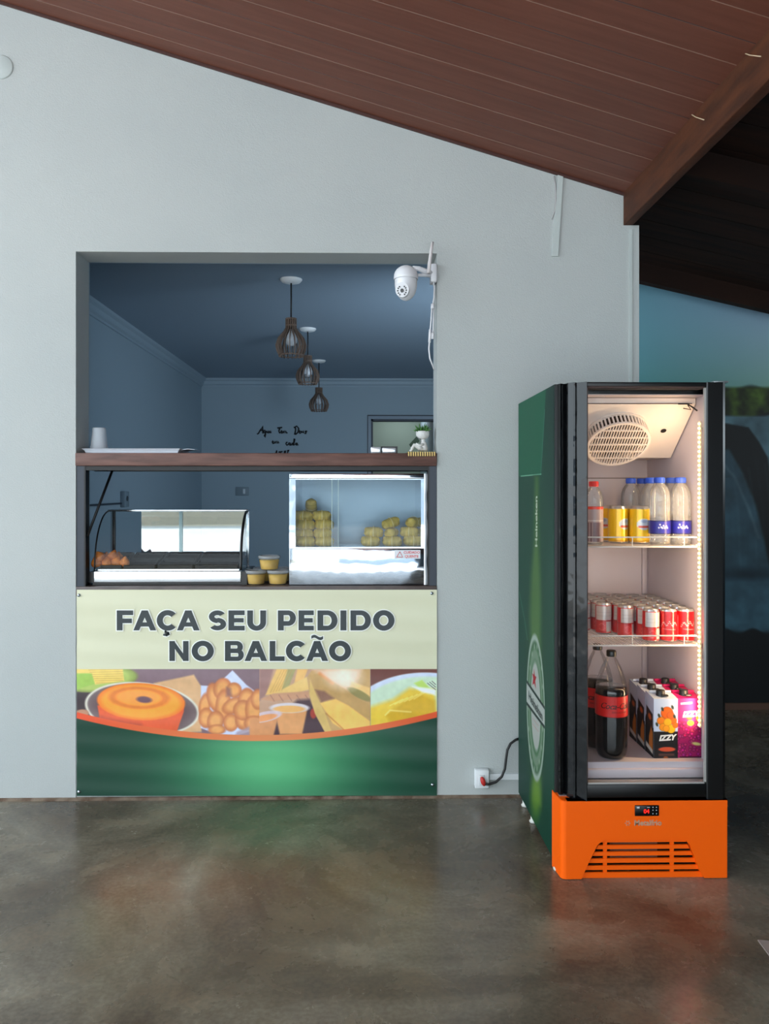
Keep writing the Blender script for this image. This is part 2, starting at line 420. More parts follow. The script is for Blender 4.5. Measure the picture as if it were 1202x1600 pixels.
# ---- the room behind the hatch
rl, rb, rc = X(315, 8.16), 8.16, Z(592, 8.16, 430)
rr_ = XE - .12
m = MB(); m.box((rl - .1, D1, 0), (rl, rb, rc), inner); struct(m, 'wall_left')
m = MB(); m.box((rr_ - .02, D1, 0), (rr_, rb, rc), inner); struct(m, 'wall_right_inside')
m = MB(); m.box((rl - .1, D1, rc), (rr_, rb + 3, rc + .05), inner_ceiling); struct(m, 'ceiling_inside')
m = MB(); m.box((rl, D1, 0), (XL, D1 + .012, rc), inner); m.box((XR, D1, 0), (rr_, D1 + .012, rc), inner)
m.box((XL, D1, ZT), (XR, D1 + .012, rc), inner) if rc > ZT else None
struct(m, 'wall_front_inside')
kx0, kx1, kz1, kz0 = X(580, rb), X(679, rb), Z(655, rb, 630), Z(745, rb, 630)
m = MB()
m.box((rl, rb, 0), (kx0, rb + .12, rc), inner); m.box((kx1, rb, 0), (rr_, rb + .12, rc), inner)
m.box((kx0, rb, kz1), (kx1, rb + .12, rc), inner); m.box((kx0, rb, 0), (kx1, rb + .12, kz0), inner)
struct(m, 'wall_back')
kit = mat('back_room_paint', (140, 152, 140), .8)
m = MB(); m.box((rl, rb + 2.2, 0), (rr_, rb + 2.3, rc), kit); m.box((kx1 + .02, rb + .12, 0), (kx1 + .1, rb + 2.2, rc), mat('back_room_side', (160, 178, 188), .8))
m.box((kx0 - 1.2, rb + .12, 0), (kx0 - 1.1, rb + 2.2, rc), kit); struct(m, 'wall_kitchen')
# frame round the pass-through in the back wall
fr = mat('steel_frame_blue', (120, 138, 155), .4)
frd = mat('dark_frame_edge', (40, 52, 66), .5)
m = MB(); f = .032
m.box((kx0 - f, rb - .012, kz1), (kx1 + f, rb + .0, kz1 + f), fr); m.box((kx0 - f, rb - .012, kz0), (kx0, rb, kz1), fr); m.box((kx1, rb - .012, kz0), (kx1 + f, rb, kz1), fr)
m.box((kx0 - f - .008, rb - .008, kz1 + f), (kx1 + f + .008, rb, kz1 + f + .012), frd); m.box((kx0 - f - .008, rb - .008, kz0), (kx0 - f, rb, kz1 + f), frd)
m.box((kx0, rb, kz1 - .02), (kx1, rb + .12, kz1), frd); m.box((kx0, rb, kz0), (kx0 + .02, rb + .12, kz1), frd)
struct(m, 'window_1')
# crown moulding
crown = mat('crown_paint', (152, 172, 186), .6)
m = MB()
pr = [(0, 0), (.0, -.085), (.012, -.085), (.014, -.07), (.03, -.06), (.035, -.03), (.055, -.018), (.06, 0)]
m.prism([(rl + a, rc + b) for a, b in pr], crown, 'y', D1, rb)
m.prism([(rb - a, rc + b) for a, b in pr], crown, 'x', rl, rr_)
struct(m, 'trim_3')
# wall lettering on the back wall
ink = mat('wall_lettering_black', (16, 20, 26), .6)
def script(mb, words, d, wd):
    for w_ in words:
        pts = [P(380 + x / 6.678, 640 + y / 6.678, d) for x, y in w_]
        mb.tube(pts, wd, ink, 5)
mb = MB()
A_ = [[(145, 255), (160, 250), (180, 215), (205, 172), (205, 230), (208, 250)], [(170, 222), (190, 215), (212, 218)],
 [(232, 218), (222, 215), (214, 232), (222, 246), (234, 225), (233, 262), (228, 290), (220, 275), (236, 250)], [(240, 220), (240, 243), (252, 243), (258, 220), (260, 245), (270, 240)], [(272, 222), (274, 245), (286, 244), (286, 220), (290, 245)],
 [(357, 192), (380, 190), (408, 186)], [(385, 190), (374, 225), (382, 245), (392, 240)], [(395, 235), (408, 225), (404, 215), (396, 228), (402, 246), (414, 240)], [(418, 245), (421, 222), (426, 240), (432, 220), (438, 244), (446, 222), (452, 244), (464, 240)],
 [(545, 178), (548, 215), (542, 250)], [(530, 190), (560, 172), (580, 195), (575, 235), (550, 258), (532, 254)], [(585, 238), (598, 226), (592, 216), (584, 230), (592, 248), (604, 244)], [(608, 222), (610, 244), (622, 242), (626, 220), (630, 246)], [(656, 222), (646, 228), (658, 238), (654, 250), (640, 247)], [(656, 222), (668, 230)]]
B_ = [[(303, 345), (318, 332), (312, 322), (303, 338), (312, 354), (326, 348)], [(330, 352), (334, 330), (342, 350), (350, 328), (356, 352), (366, 330), (370, 352), (378, 345)],
 [(464, 342), (452, 342), (447, 358), (456, 372), (470, 364)], [(492, 350), (478, 348), (472, 362), (484, 372), (494, 350), (496, 374), (506, 368)], [(524, 350), (510, 352), (508, 368), (520, 372), (534, 340), (540, 305), (534, 302), (528, 345), (532, 374)], [(566, 352), (552, 350), (546, 364), (556, 372), (568, 352), (570, 374), (578, 368)]]
C_ = [[(346, 462), (330, 458), (322, 476), (336, 480), (348, 440), (352, 426), (342, 480)], [(358, 470), (368, 462), (362, 455), (356, 470), (364, 484)], [(372, 444), (412, 438)], [(394, 440), (386, 484)], [(412, 464), (402, 466), (400, 482), (414, 480), (418, 464), (418, 484)], [(424, 484), (440, 450), (444, 428), (434, 430), (430, 484)], [(450, 484), (468, 440), (478, 420), (468, 424), (460, 484), (474, 462), (484, 482)], [(492, 470), (502, 462), (496, 455), (490, 472), (500, 484)], [(506, 484), (516, 464), (526, 466)]]
D_ = [[(326, 505), (345, 500), (360, 512), (380, 503)]]
o = thing('wall_lettering', 'x', 'lettering', P(440, 680, rb))
for wd_ in (A_[:5], A_[5:9], A_[9:], B_[:2], B_[2:], C_):
    mb = MB(); script(mb, wd_, rb - .004, .0078); mb.build('word', o)
tag(o, 'black handwritten lettering on the back wall of the room, above the brown shelf', 'lettering')
# plates and conduit inside the room
white = mat('white_plastic', (226, 230, 232), .35)
offw = mat('plate_grey', (120, 138, 150), .5)
def plate(px0, py0, px1, py1, d, label, side=None):
    t_ = thing('switch_plate', label, 'switch', P((px0 + px1) / 2, (py0 + py1) / 2, d))
    a, c = P(px0, py1, d), P(px1, py0, d)
    q = MB(); q.box((a.x, d - .012, a.z), (c.x, d, c.z), offw, .003); q.build('cover', t_)
    q = MB(); mx_ = (a.x * .35 + c.x * .65); q.box((mx_ - .012, d - .02, a.z + .02), (mx_ + .012, d - .01, c.z - .02), mat('switch_key', (200, 212, 220), .4), .002); q.build('rocker', t_)
plate(368.5, 761, 389, 774.5, rb, 'low wide switch plate on the back wall left of the food warmer')
ysw = rl / math.tan(YAW + math.atan((191 - PX0) / FPX))
t_ = thing('wall_socket', 'upright white socket on the left inside wall above the glass hot case', 'socket', (rl, ysw, Z(780, ysw)))
q = MB(); q.box((rl, ysw - .05, Z(792, ysw)), (rl + .035, ysw + .05, Z(768, ysw)), offw, .004); q.build('cover', t_)
q = MB(); q.lathe([(.0, .006), (.018, .006), (.02, 0)], mat('socket_dark', (50, 60, 68), .5), (rl + .033, ysw, Z(779, ysw)), 14, axis='x'); q.build('outlet', t_)
q = MB(); q.box((rl, D1 + .02, Z(786.3, ysw) - .006), (rl + .012, ysw - .05, Z(786.3, ysw) + .006), frd); tag(q.build('conduit'), 'thin dark conduit along the left inside wall, ending at the white socket', 'conduit')

# ---- pendant lamps
wood = mat('lamp_wood', (104, 88, 78), .7); cordm = mat('black_cord', (14, 14, 16), .5); bulbm = glassy('bulb_glass', (235, 240, 245), 1.2, .05, .55, (225, 232, 240))
wood2 = mat('lamp_wood_outer', (116, 92, 74), .6)
def pendant(x, d, zt, z1, z0, rg, label):
    t_ = thing('pendant_lamp', label, 'lamp', (x, d, rc), 'slatted wooden pendant lamps')
    q = MB(); q.lathe([(0, -.022), (.03, -.022), (.052, -.016), (.062, -.004), (.062, 0)], white, (x, d, rc), 28); q.build('ceiling_rose', t_)
    q = MB(); q.tube([(x, d, rc - .015), (x + .001, d, (rc + z1) / 2), (x, d, z1 - .005)], .0045, cordm, 8); q.build('cord', t_)
    h = z1 - z0
    q = MB(); q.lathe([(0, h - .02), (.02, h - .02), (.024, h - .06), (0, h - .062)], mat('lamp_holder', (20, 20, 20), .5), (x, d, z0), 16); q.build('lamp_holder', t_)
    q = MB(); q.lathe([(0, h - .155), (.018, h - .152), (.033, h - .135), (.036, h - .115), (.026, h - .085), (.014, h - .06)], bulbm, (x, d, z0), 20); q.build('bulb', t_)
    q = MB(); n_ = 18
    for k in range(n_):
        g = 2 * math.pi * (k + .5) / n_; ca, sa = math.cos(g), math.sin(g)
        out = [(.36, 1.0), (.36, .76), (.50, .66), (.86, .48), (1.0, .30), (.94, .16), (.80, .03), (.78, 0)]
        inn = [(.22, 1.0), (.22, .74), (.38, .62), (.72, .46), (.86, .30), (.82, .18), (.68, .04), (.66, 0)]
        th = .0022; vs = []
        for s_ in (-th, th):
            for (r_, zz) in out: vs.append((x + ca * r_ * rg - sa * s_, d + sa * r_ * rg + ca * s_, z0 + zz * h))
            for (r_, zz) in inn: vs.append((x + ca * r_ * rg - sa * s_, d + sa * r_ * rg + ca * s_, z0 + zz * h))
        N = 8; fs = []
        for i in range(N - 1):
            fs += [(i, i + 1, N + i + 1, N + i), (2 * N + i, 3 * N + i, 3 * N + i + 1, 2 * N + i + 1), (i, 2 * N + i, 2 * N + i + 1, i + 1), (N + i, N + i + 1, 3 * N + i + 1, 3 * N + i)]
        fs += [(0, N, 3 * N, 2 * N), (N - 1, 3 * N - 1, 4 * N - 1, 2 * N - 1)]
        q.add(vs, fs, wood)
    for (r_, zz) in ((.35, .97), (.35, .80), (.80, .025)):
        q.lathe([(r_ * rg * .6, zz * h), (r_ * rg, zz * h), (r_ * rg, zz * h + .006), (r_ * rg * .6, zz * h + .006), (r_ * rg * .6, zz * h)], wood, (x, d, z0), 28) if zz > .5 else \
        q.lathe([(r_ * rg * .9, zz * h), (r_ * rg, zz * h), (r_ * rg, zz * h + .006), (r_ * rg * .9, zz * h + .006), (r_ * rg * .9, zz * h)], wood, (x, d, z0), 28)
    q.build('lamp_shade', t_)
for (px, py, d, p1, p0, hw, lab) in ((455, 437, None, 498, 558, 24.5, 'nearest and largest of the three slatted wooden pendant lamps'), (481, 514, None, 556, 601, 19, 'middle slatted wooden pendant lamp, between the nearest and the farthest'), (498.5, 563.5, None, 606, 643, 16, 'farthest and smallest of the three slatted wooden pendant lamps')):
    d = (rc - H) * FPX / (764 - py)
    pendant(X(px, d), d, Z(py, d), Z(p1, d), Z(p0, d), hw * d / FPX, lab)

# ================================================================ THE MURAL
cv = Canvas(995, 425, 1420, 1100, 210, 340)
cv.fill((10, 13, 14))
ty = np.clip((cv.y - 430) / 180, 0, 1)[..., None]; tx = np.clip((cv.x - 1000) / 200, 0, 1)[..., None]
top = np.array([120, 172, 190]) * (1 - tx) + np.array([160, 190, 222]) * tx; low = np.array([66, 118, 118]) * (1 - tx) + np.array([118, 160, 148]) * tx
sky_ = top * (1 - ty ** 1.6) + low * ty ** 1.6
mk = np.clip((606 + 3 * np.sin(cv.x / 9) - cv.y) / 7 + .5, 0, 1)
cv.a = cv.a * (1 - mk[..., None]) + sky_ * mk[..., None]
n_ = cv.noise(14, 3); wood_m = np.clip((cv.y - 603) / 5, 0, 1) * np.clip((648 + 6 * np.sin(cv.x / 20) - cv.y) / 4, 0, 1)
cv.a = cv.a * (1 - wood_m[..., None]) + (np.array([60, 82, 26]) * (n_[..., None] * 1.3)) * wood_m[..., None]
fall = (84, 116, 128)
cv.poly([(1100, 648), (1150, 650), (1195, 650), (1250, 640), (1420, 640), (1420, 900), (1225, 900), (1206, 760), (1200, 715), (1186, 690), (1170, 668), (1100, 655)], fall, 3, .85)
cv.poly([(1100, 702), (1140, 702), (1162, 740), (1182, 790), (1196, 850), (1206, 900), (1250, 985), (1100, 985)], (52, 82, 96), 5, .85)
cv.line([(1120, 712), (1150, 748), (1172, 800), (1186, 840)], 4, (110, 130, 140), 4, .35)
for k in range(26):
    rx = 1105 + k * 13; cv.line([(rx, 720 + 6 * (k % 3)), (rx + 10, 800), (rx + 16, 960)], 3, (80, 110, 124) if k % 2 else (34, 58, 70), 4, .2)
cv.ell(1165, 900, 60, 12, (24, 44, 56), 0, 12, .75)
cv.poly([(1100, 905), (1420, 905), (1420, 975), (1300, 985), (1180, 990), (1100, 984)], (64, 100, 116), 10, .8)
nn = cv.noise(23.7, 9, 3)[..., None]; fm_ = np.clip((cv.y - 606) / 10, 0, 1)[..., None]; cv.a = cv.a * (1 - fm_ + fm_ * (.7 + .6 * nn))
mk = np.clip((cv.y - 984 - 4 * np.sin(cv.x / 7)) / 4, 0, 1)[..., None]; cv.a = cv.a * (1 - mk) + np.array([13, 17, 20]) * mk
def fn(x, y):
    y = np.maximum(y, 433.5 + (x - 1000) * .236)
    u = (x - PX0) / FPX; t = DM / (math.cos(YAW) - u * math.sin(YAW))
    return np.stack([t * (math.sin(YAW) + u * math.cos(YAW)), np.full_like(x, DM), H + t * (PY0 - y) / FPX], -1)
o = cv.sheet('waterfall_mural', fn, printed('mural_print', .55))
tag(o, 'large waterfall mural under a teal sky, on the far wall behind the fridge', 'mural')

# ================================================================ THE BANNER
YB = D0 - .006
cv = Canvas(120, 921.5, 683, 1243.5, 1127, 645)
cv.fill((222, 221, 190))
tx = np.clip((cv.x - 120) / 563, 0, 1)
ph = (cv.y > 1045)
# photographs: four pictures side by side
cv.poly([(110, 1045), (700, 1045), (700, 1180), (110, 1180)], (112, 92, 96), .5)
q = lambda a, b: (110 + a / 4.145, 1030 + b / 4.145)           # left crop coordinates
Q = lambda l: [q(*p) for p in l]
cL = (cv.x < 405).astype(float)
cv.poly(Q([(0, 60), (1230, 60), (1230, 560), (0, 560)]), (120, 96, 104), 1)
cv.poly(Q([(0, 200), (330, 190), (250, 330), (0, 420)]), (52, 40, 44), 12)
cv.ell(*q(180, 130), 62, 20, (166, 184, 96), -5, 2, edge=(120, 134, 66)); cv.poly(Q([(30, 100), (140, 80), (160, 160), (30, 200)]), (150, 184, 84), 2)
cv.poly(Q([(40, 62), (340, 62), (350, 140), (160, 165), (140, 92), (40, 90)]), (226, 196, 104), 2)
for k in range(7): cv.line(Q([(120 + k * 8, 70 + k * 14), (340, 66 + k * 14)]), 1.0, (190, 150, 74), 1, .7)
cv.poly(Q([(540, 155), (800, 100), (850, 180), (850, 470), (700, 480)]), (206, 162, 118), 3)
cv.ell(*q(465, 320), 90, 41, (206, 200, 184), 6, 1.5); cv.ell(*q(465, 320), 86, 38, (84, 62, 66), 6, 1.5, edge=(108, 92, 92))
cv.ell(*q(70, 355), 12, 7, (176, 124, 96), -10, 2)
cv.poly(Q([(174, 300), (195, 410), (280, 445), (450, 475), (600, 478), (690, 470), (735, 340), (740, 270)]), (214, 84, 48), 2)
cv.poly(Q([(190, 370), (195, 415), (280, 445), (450, 470), (460, 420), (300, 395)]), (150, 56, 50), 8, .6)
cv.ell(*q(458, 275), 69, 29, (238, 150, 52), 3, 1.5, edge=(226, 110, 40), ek=.82)
cv.ring(*q(445, 250), 41, 15, 5, (196, 88, 44), 2, al=.55, soft=3); cv.ell(*q(440, 248), 33, 11, (240, 144, 62), 2, 4)
cv.ell(*q(478, 262), 12, 5, (96, 66, 78), 5, 2.5)
cv.poly(Q([(845, 170), (940, 175), (1050, 72), (1140, 165), (1240, 240), (1240, 440), (1080, 495), (960, 490), (845, 445)]), (196, 204, 232), 2)
for (a, b, rx, ry, ro) in ((870, 300, 9, 20, 10), (880, 380, 12, 16, 0), (940, 250, 13, 24, -15), (985, 190, 14, 17, 20), (990, 300, 12, 26, 5), (1060, 200, 12, 12, 30), (1060, 300, 20, 12, -25), (1140, 260, 13, 18, 10), (940, 400, 13, 16, 10), (1040, 410, 12, 14, 0), (1130, 390, 15, 17, 10), (1120, 330, 16, 16, 0), (1190, 330, 14, 24, 0), (950, 455, 14, 8, 0), (1190, 415, 16, 12, 0), (1215, 260, 11, 16, 0)):
    cv.ell(*q(a, b), rx, ry, (222, 156, 92), ro, 2.5, edge=(184, 104, 66), ek=.45)
cv.poly(Q([(1010, 180), (1040, 190), (1045, 240), (1010, 240)]), (120, 84, 88), 5, .7)
cv.poly(Q([(1080, 470), (1240, 400), (1240, 520), (1060, 500)]), (160, 140, 150), 4, .8)
# centre picture
q = lambda a, b: (390 + a / 4.007, 1030 + b / 4.007)
cR = np.clip((cv.x - 405) / .6, 0, 1); c3 = cR * np.clip((579 - cv.x) / .6, 0, 1); c4 = np.clip((cv.x - 579) / .6, 0, 1)
cv.poly(Q([(62, 60), (760, 60), (760, 500), (62, 500)]), (186, 146, 120), 1, clip=c3)
cv.poly(Q([(62, 60), (150, 60), (110, 220), (62, 260)]), (150, 112, 106), 4, clip=c3)
for (pts, col) in (([(170, 62), (255, 62), (200, 215), (100, 225)], (222, 178, 104)), ([(240, 62), (290, 62), (240, 190), (200, 200)], (160, 150, 100)), ([(300, 62), (365, 62), (340, 130), (280, 150)], (226, 176, 104)), ([(150, 215), (360, 110), (375, 190), (200, 240)], (222, 184, 112)), ([(70, 250), (150, 215), (375, 200), (370, 240), (150, 265)], (190, 140, 108))):
    cv.poly(Q(pts), col, 2.5, clip=c3)
for k in range(5): cv.line(Q([(130 + k * 18, 210 - k * 4), (200 + k * 16, 70)]), .9, (180, 130, 70), 1, .5, clip=c3)
for k in range(5): cv.line(Q([(130 + 55 * k, 225), (155 + 55 * k, 262)]), 1.2, (140, 90, 80), 1.5, .6, clip=c3)
cv.poly(Q([(300, 255), (380, 250), (500, 480), (300, 500), (62, 500), (62, 420), (250, 300)]), (64, 42, 50), 6, clip=c3)
cv.ell(*q(400, 340), 5, 8, (160, 60, 50), 0, 2, clip=c3)
cv.poly(Q([(150, 300), (365, 300), (330, 470), (190, 470)]), (214, 150, 96), 3, clip=c3); cv.ell(*q(250, 305), 31, 8, (206, 196, 200), 0, 1.5, clip=c3); cv.ell(*q(248, 312), 25, 5.5, (228, 170, 100), 0, 1.5, clip=c3)
cv.poly(Q([(0, 370), (180, 365), (150, 480), (0, 480)]), (206, 140, 92), 3); cv.ell(*q(100, 360), 26, 8, (206, 184, 190), -12, 1.5, clip=cR); cv.ell(*q(95, 368), 20, 5, (226, 150, 96), -12, 1.5, clip=cR)
cv.poly(Q([(362, 110), (390, 70), (450, 62), (760, 62), (760, 500), (480, 470), (420, 360), (378, 240)]), (190, 150, 96), 2, clip=c3)
cv.poly(Q([(400, 62), (700, 62), (640, 200), (520, 150)]), (232, 196, 176), 10, .8, clip=c3)
cv.poly(Q([(375, 100), (440, 90), (620, 200), (755, 290), (755, 370), (640, 330), (520, 240), (450, 270), (410, 190)]), (184, 144, 88), 3, clip=c3)
cv.poly(Q([(410, 190), (470, 200), (530, 245), (450, 270)]), (132, 92, 74), 4, clip=c3)
cv.poly(Q([(440, 275), (540, 250), (620, 290), (755, 390), (755, 470), (620, 460), (520, 400), (480, 330)]), (240, 186, 96), 2.5, clip=c3)
cv.poly(Q([(380, 130), (420, 230), (470, 330), (520, 470), (480, 470), (410, 340), (375, 220)]), (206, 172, 102), 2, clip=c3)
cv.line(Q([(480, 340), (600, 450)]), 2, (170, 110, 56), 2, .7, clip=c3); cv.line(Q([(440, 90), (520, 150)]), 4, (222, 130, 70), 5, .7, clip=c3)
cv.poly(Q([(640, 140), (755, 180), (755, 250), (620, 190)]), (228, 184, 116), 3, clip=c3); cv.ell(*q(690, 220), 21, 6, (140, 128, 78), 28, 2, clip=c3)
cv.ell(*q(590, 110), 22, 16, (252, 232, 214), 0, 22, .75, clip=c3)
# right picture
cv.poly(Q([(758, 60), (1180, 60), (1180, 500), (758, 500)]), (98, 50, 42), 1, clip=c4)
cv.ell(*q(1100, 420), 128, 84, (196, 206, 226), 0, 2, clip=c4); cv.ell(*q(1110, 430), 122, 80, (190, 212, 186), 0, 4, clip=c4)
cv.poly(Q([(750, 300), (900, 250), (1000, 180), (1160, 190), (1175, 360), (900, 430), (750, 440)]), (224, 188, 62), 8, clip=c4)
cv.poly(Q([(850, 350), (1000, 240), (1080, 220), (1160, 260), (1165, 340), (900, 415)]), (206, 162, 40), 6, clip=c4)
for k in range(6): cv.line(Q([(880 + k * 30, 290 - k * 8), (960 + k * 30, 250 - k * 10)]), 1.4, (248, 224, 120), 1.5, .7, clip=c4)
cv.line(Q([(850, 350), (880, 320), (1010, 330)]), 2, (252, 234, 150), 2.5, .7, clip=c4)
cv.poly(Q([(1030, 150), (1080, 130), (1130, 180), (1060, 175)]), (176, 206, 90), 3, clip=c4); cv.poly(Q([(1020, 170), (1165, 190), (1165, 225), (1080, 205)]), (226, 238, 244), 4, clip=c4)
for k in range(3): cv.line(Q([(1115 + k * 14, 150 - k * 6), (1165, 190 - k * 16)]), 1.2, (76, 70, 72), 1, .9, clip=c4)
nn = cv.noise(8, 5, 2); m_ = ph[..., None]; cv.a = np.where(m_, np.clip(cv.a * (1.03 + .08 * nn[..., None]) + 12, 0, 255), cv.a)
# cream field back over the top and its lower rule
cv.poly([(110, 900), (700, 900), (700, 1045.5), (110, 1045.5)], (222, 221, 190), 1)
# curved orange band and green field
def arc(x): 
    t = (x - 401.0) / 282.0; return np.where(t < 0, 1158.0 - 36.0 * np.abs(t) ** 2, 1158.0 - 37.0 * np.abs(t) ** 2)
bandw = 10.5
up = arc(cv.x) - bandw + 1
mk = np.clip(cv.y - up + .5, 0, 1)
k = np.abs((cv.x - 420) / 270.0) ** 1.3
ob = np.stack([np.full_like(k, 238), 150 - 60 * k, 96 - 46 * k], -1)
cv.a = cv.a * (1 - mk[..., None]) + ob * mk[..., None]
mk = np.clip(cv.y - arc(cv.x) + .5, 0, 1)
r_ = np.sqrt(((cv.x - 425) / 165.0) ** 2 + ((cv.y - 1192) / 95.0) ** 2); g = np.exp(-(r_ ** 2) * 1.3)[..., None]
gr = np.array([14, 62, 46]) * (1 - g) + np.array([100, 196, 134]) * g
cv.a = cv.a * (1 - mk[..., None]) + gr * mk[..., None]
def fn(x, y):
    u = (x - PX0) / FPX; t = YB / (math.cos(YAW) - u * math.sin(YAW)); z = H + t * (PY0 - y) / FPX; xx = t * (math.sin(YAW) + u * math.cos(YAW))
    wav = .0010 * np.sin(z * 23 + .6) * np.sin(xx * 2.1 + 1) + .0007 * np.sin(z * 61 + xx * 3)
    return np.stack([xx, np.full_like(x, YB) + wav, z], -1)
ban = thing('menu_banner', 'printed banner with cream lettering panel, food pictures and green foot, under the hatch', 'banner', P(401, 1243, YB))
cv.sheet('banner_sheet', fn, printed('banner_vinyl', .34, .5), ban)

# letters, drawn as broad strokes in picture units (one unit = one pixel of the banner), then placed on its sheet
STEP = [0]
def letter(mb, ch, x0, x1, yt, yb, m, g=0, depth=.0):
    """g grows the outline for the pale rim"""
    W, Hh = x1 - x0, yb - yt; T = 9.0
    STEP[0] = (STEP[0] + 1) % 3; cnt = [0]
    pl = lambda x, y: P(x, y, YB - .003 - depth - .00009 * cnt[0])
    def poly(pts): cnt[0] += 1; mb.add([pl(*p) for p in pts], [tuple(range(len(pts)))], m)
    def bar(xa, ya, xb, yb_): poly([(xa - g, yb_ + g), (xb + g, yb_ + g), (xb + g, ya - g), (xa - g, ya - g)])
    def band(cx, cy, rx, ry, tx, ty, a0, a1, sq=.93):
        n_ = 30; vs = []; cnt[0] += 1
        for k in range(n_ + 1):
            a = R(a0 + (a1 - a0) * k / n_); c_, s_ = math.cos(a), math.sin(a)
            vs.append(pl(cx + (rx + g) * c_, cy - (ry + g) * s_)); vs.append(pl(cx + (rx - tx - g) * c_, cy - (ry - ty - g) * s_))
        mb.add(vs, [(2 * k, 2 * k + 2, 2 * k + 3, 2 * k + 1) for k in range(n_)], m)
    H5 = 7.3
    if ch == 'F': bar(x0, yt, x0 + T, yb); bar(x0, yt, x1, yt + H5); bar(x0, yt + 12.6, x1 - 2, yt + 12.6 + H5)
    elif ch == 'E': bar(x0, yt, x0 + T, yb); bar(x0, yt, x1, yt + H5); bar(x0, yt + 12, x1 - 1.6, yt + 12 + 6.8); bar(x0, yb - H5, x1, yb)
    elif ch == 'L': bar(x0, yt, x0 + T, yb); bar(x0, yb - H5, x1, yb)
    elif ch == 'I': bar(x0, yt, x1, yb)
    elif ch == 'N':
        bar(x0, yt, x0 + 8.6, yb); bar(x1 - 8.6, yt, x1, yb); poly([(x0 - g, yt - g), (x1 + g - 8, yb + g), (x1 + g, yb + g), (x0 + 7.4 + g, yt - g)])
    elif ch == 'A':
        c = (x0 + x1) / 2; t = 4.8
        poly([(x0 - g, yb + g), (x0 + 9 + g, yb + g), (c + t + g, yt - g), (c - t - g, yt - g)]); poly([(x1 - 9 - g, yb + g), (x1 + g, yb + g), (c + t + g, yt - g), (c - t - g, yt - g)])
        bar(x0 + 8, yb - 12.6, x1 - 8, yb - 6)
    elif ch == 'O': band((x0 + x1) / 2, (yt + yb) / 2, W / 2, Hh / 2 + .5, T + .4, 8, 0, 360)
    elif ch == 'C': band(x0 + 17, (yt + yb) / 2, 17, Hh / 2 + .5, T + .4, 8, 42, 318)
    elif ch == 'S':
        cx = (x0 + x1) / 2; ry = (Hh + H5) / 4 + .2; band(cx, yt + ry, W / 2 - .2, ry, 8.6, H5, 32, 270); band(cx, yb - ry, W / 2, ry, 8.6, H5, 90, -146)
    elif ch == 'U':
        bar(x0, yt, x0 + T, yb - 13); bar(x1 - T, yt, x1, yb - 13); band((x0 + x1) / 2, yb - 13, W / 2, 13.4, T, 7.6, 180, 360)
    elif ch == 'D':
        bar(x0, yt, x0 + T, yb); bar(x0, yt, x1 - 15, yt + H5); bar(x0, yb - H5, x1 - 15, yb); band(x1 - 16, (yt + yb) / 2, 16, Hh / 2, T + .3, H5, -90, 90)
    elif ch == 'P':
        bar(x0, yt, x0 + T, yb); hb = 24; bar(x0, yt, x1 - 11, yt + H5); bar(x0, yt + hb - H5, x1 - 11, yt + hb); band(x1 - 12, yt + hb / 2, 12, hb / 2, T, H5, -90, 90)
    elif ch == 'B':
        bar(x0, yt, x0 + T, yb)
        for (a, b_, xe) in ((yt, yt + 18.4, x1 - 1.4), (yb - 19, yb, x1)):
            bar(x0, a, xe - 9, a + 6.6); bar(x0, b_ - 6.8, xe - 9, b_); band(xe - 9.6, (a + b_) / 2, 9.6, (b_ - a) / 2, 8.4, 6.7, -90, 90)
L1 = [('F', 182.5, 208), ('A', 208.4, 244), ('C', 245, 275.5), ('A', 276.6, 312), ('S', 326.3, 353.4), ('E', 357, 382.4), ('U', 386.4, 415.8), ('P', 434.4, 462.4), ('E', 466.6, 490.4), ('D', 496.2, 527.6), ('I', 532, 541.5), ('D', 547.8, 579.8), ('O', 583, 616.6)]
L2 = [('N', 264.7, 294.7), ('O', 299.6, 334.2), ('B', 351.6, 381), ('A', 382.2, 417.6), ('L', 421.4, 444.8), ('C', 446.8, 477), ('A', 478.6, 512.8), ('O', 514.2, 548.6)]
def lettering(name, m, g, dep):
    outs = []
    for (i, j, L_, yt, yb) in ((0, 4, L1, 953.8, 985), (4, 7, L1, 953.8, 985), (7, 13, L1, 953.8, 985), (0, 2, L2, 1001.6, 1032.8)):
        mb = MB()
        for ch, a, b_ in L_[i:j]: letter(mb, ch, a, b_, yt, yb, m, g, dep)
        if i == 0 and j == 4: cmb = mb
        else: outs.append(mb.build(name, ban))
    mb = MB()
    for ch, a, b_ in L2[2:]: letter(mb, ch, a, b_, 1001.6, 1032.8, m, g, dep)
    pl = lambda x, y: P(x, y, YB - .003 - dep)
    # cedilla and tilde
    pth = [(259, 985), (258.4, 987.4), (263, 988.6), (263.6, 991), (260.6, 992.8), (255.8, 991.8)]
    for (ax, ay), (bx, by) in zip(pth[:-1], pth[1:]):
        dx, dy = bx - ax, by - ay; l = math.hypot(dx, dy); nx, ny = -dy / l * (1.5 + g), dx / l * (1.5 + g); ex, ey = dx / l * .8, dy / l * .8
        cmb.add([pl(ax + nx - ex, ay + ny - ey), pl(bx + nx + ex, by + ny + ey), pl(bx - nx + ex, by - ny + ey), pl(ax - nx - ex, ay - ny - ey)], [(0, 1, 2, 3)], m)
    vs = []; N = 14
    for k in range(N + 1):
        x = 486.6 + 18.4 * k / N - g * (1 - 2 * k / N); y = 996 + 1.9 * math.sin(2 * math.pi * (k / N) + math.pi) * 1.0; vs += [pl(x, y - 2.3 - g), pl(x, y + 2.3 + g)]
    mb.add(vs, [(2 * k, 2 * k + 1, 2 * k + 3, 2 * k + 2) for k in range(N)], m)
    return outs + [cmb.build(name, ban), mb.build(name, ban)]
for o in lettering('lettering_rim', mat('lettering_rim_white', (246, 248, 240), .4), 1.6, .0): o['label'] = 'pale rim around the letters'
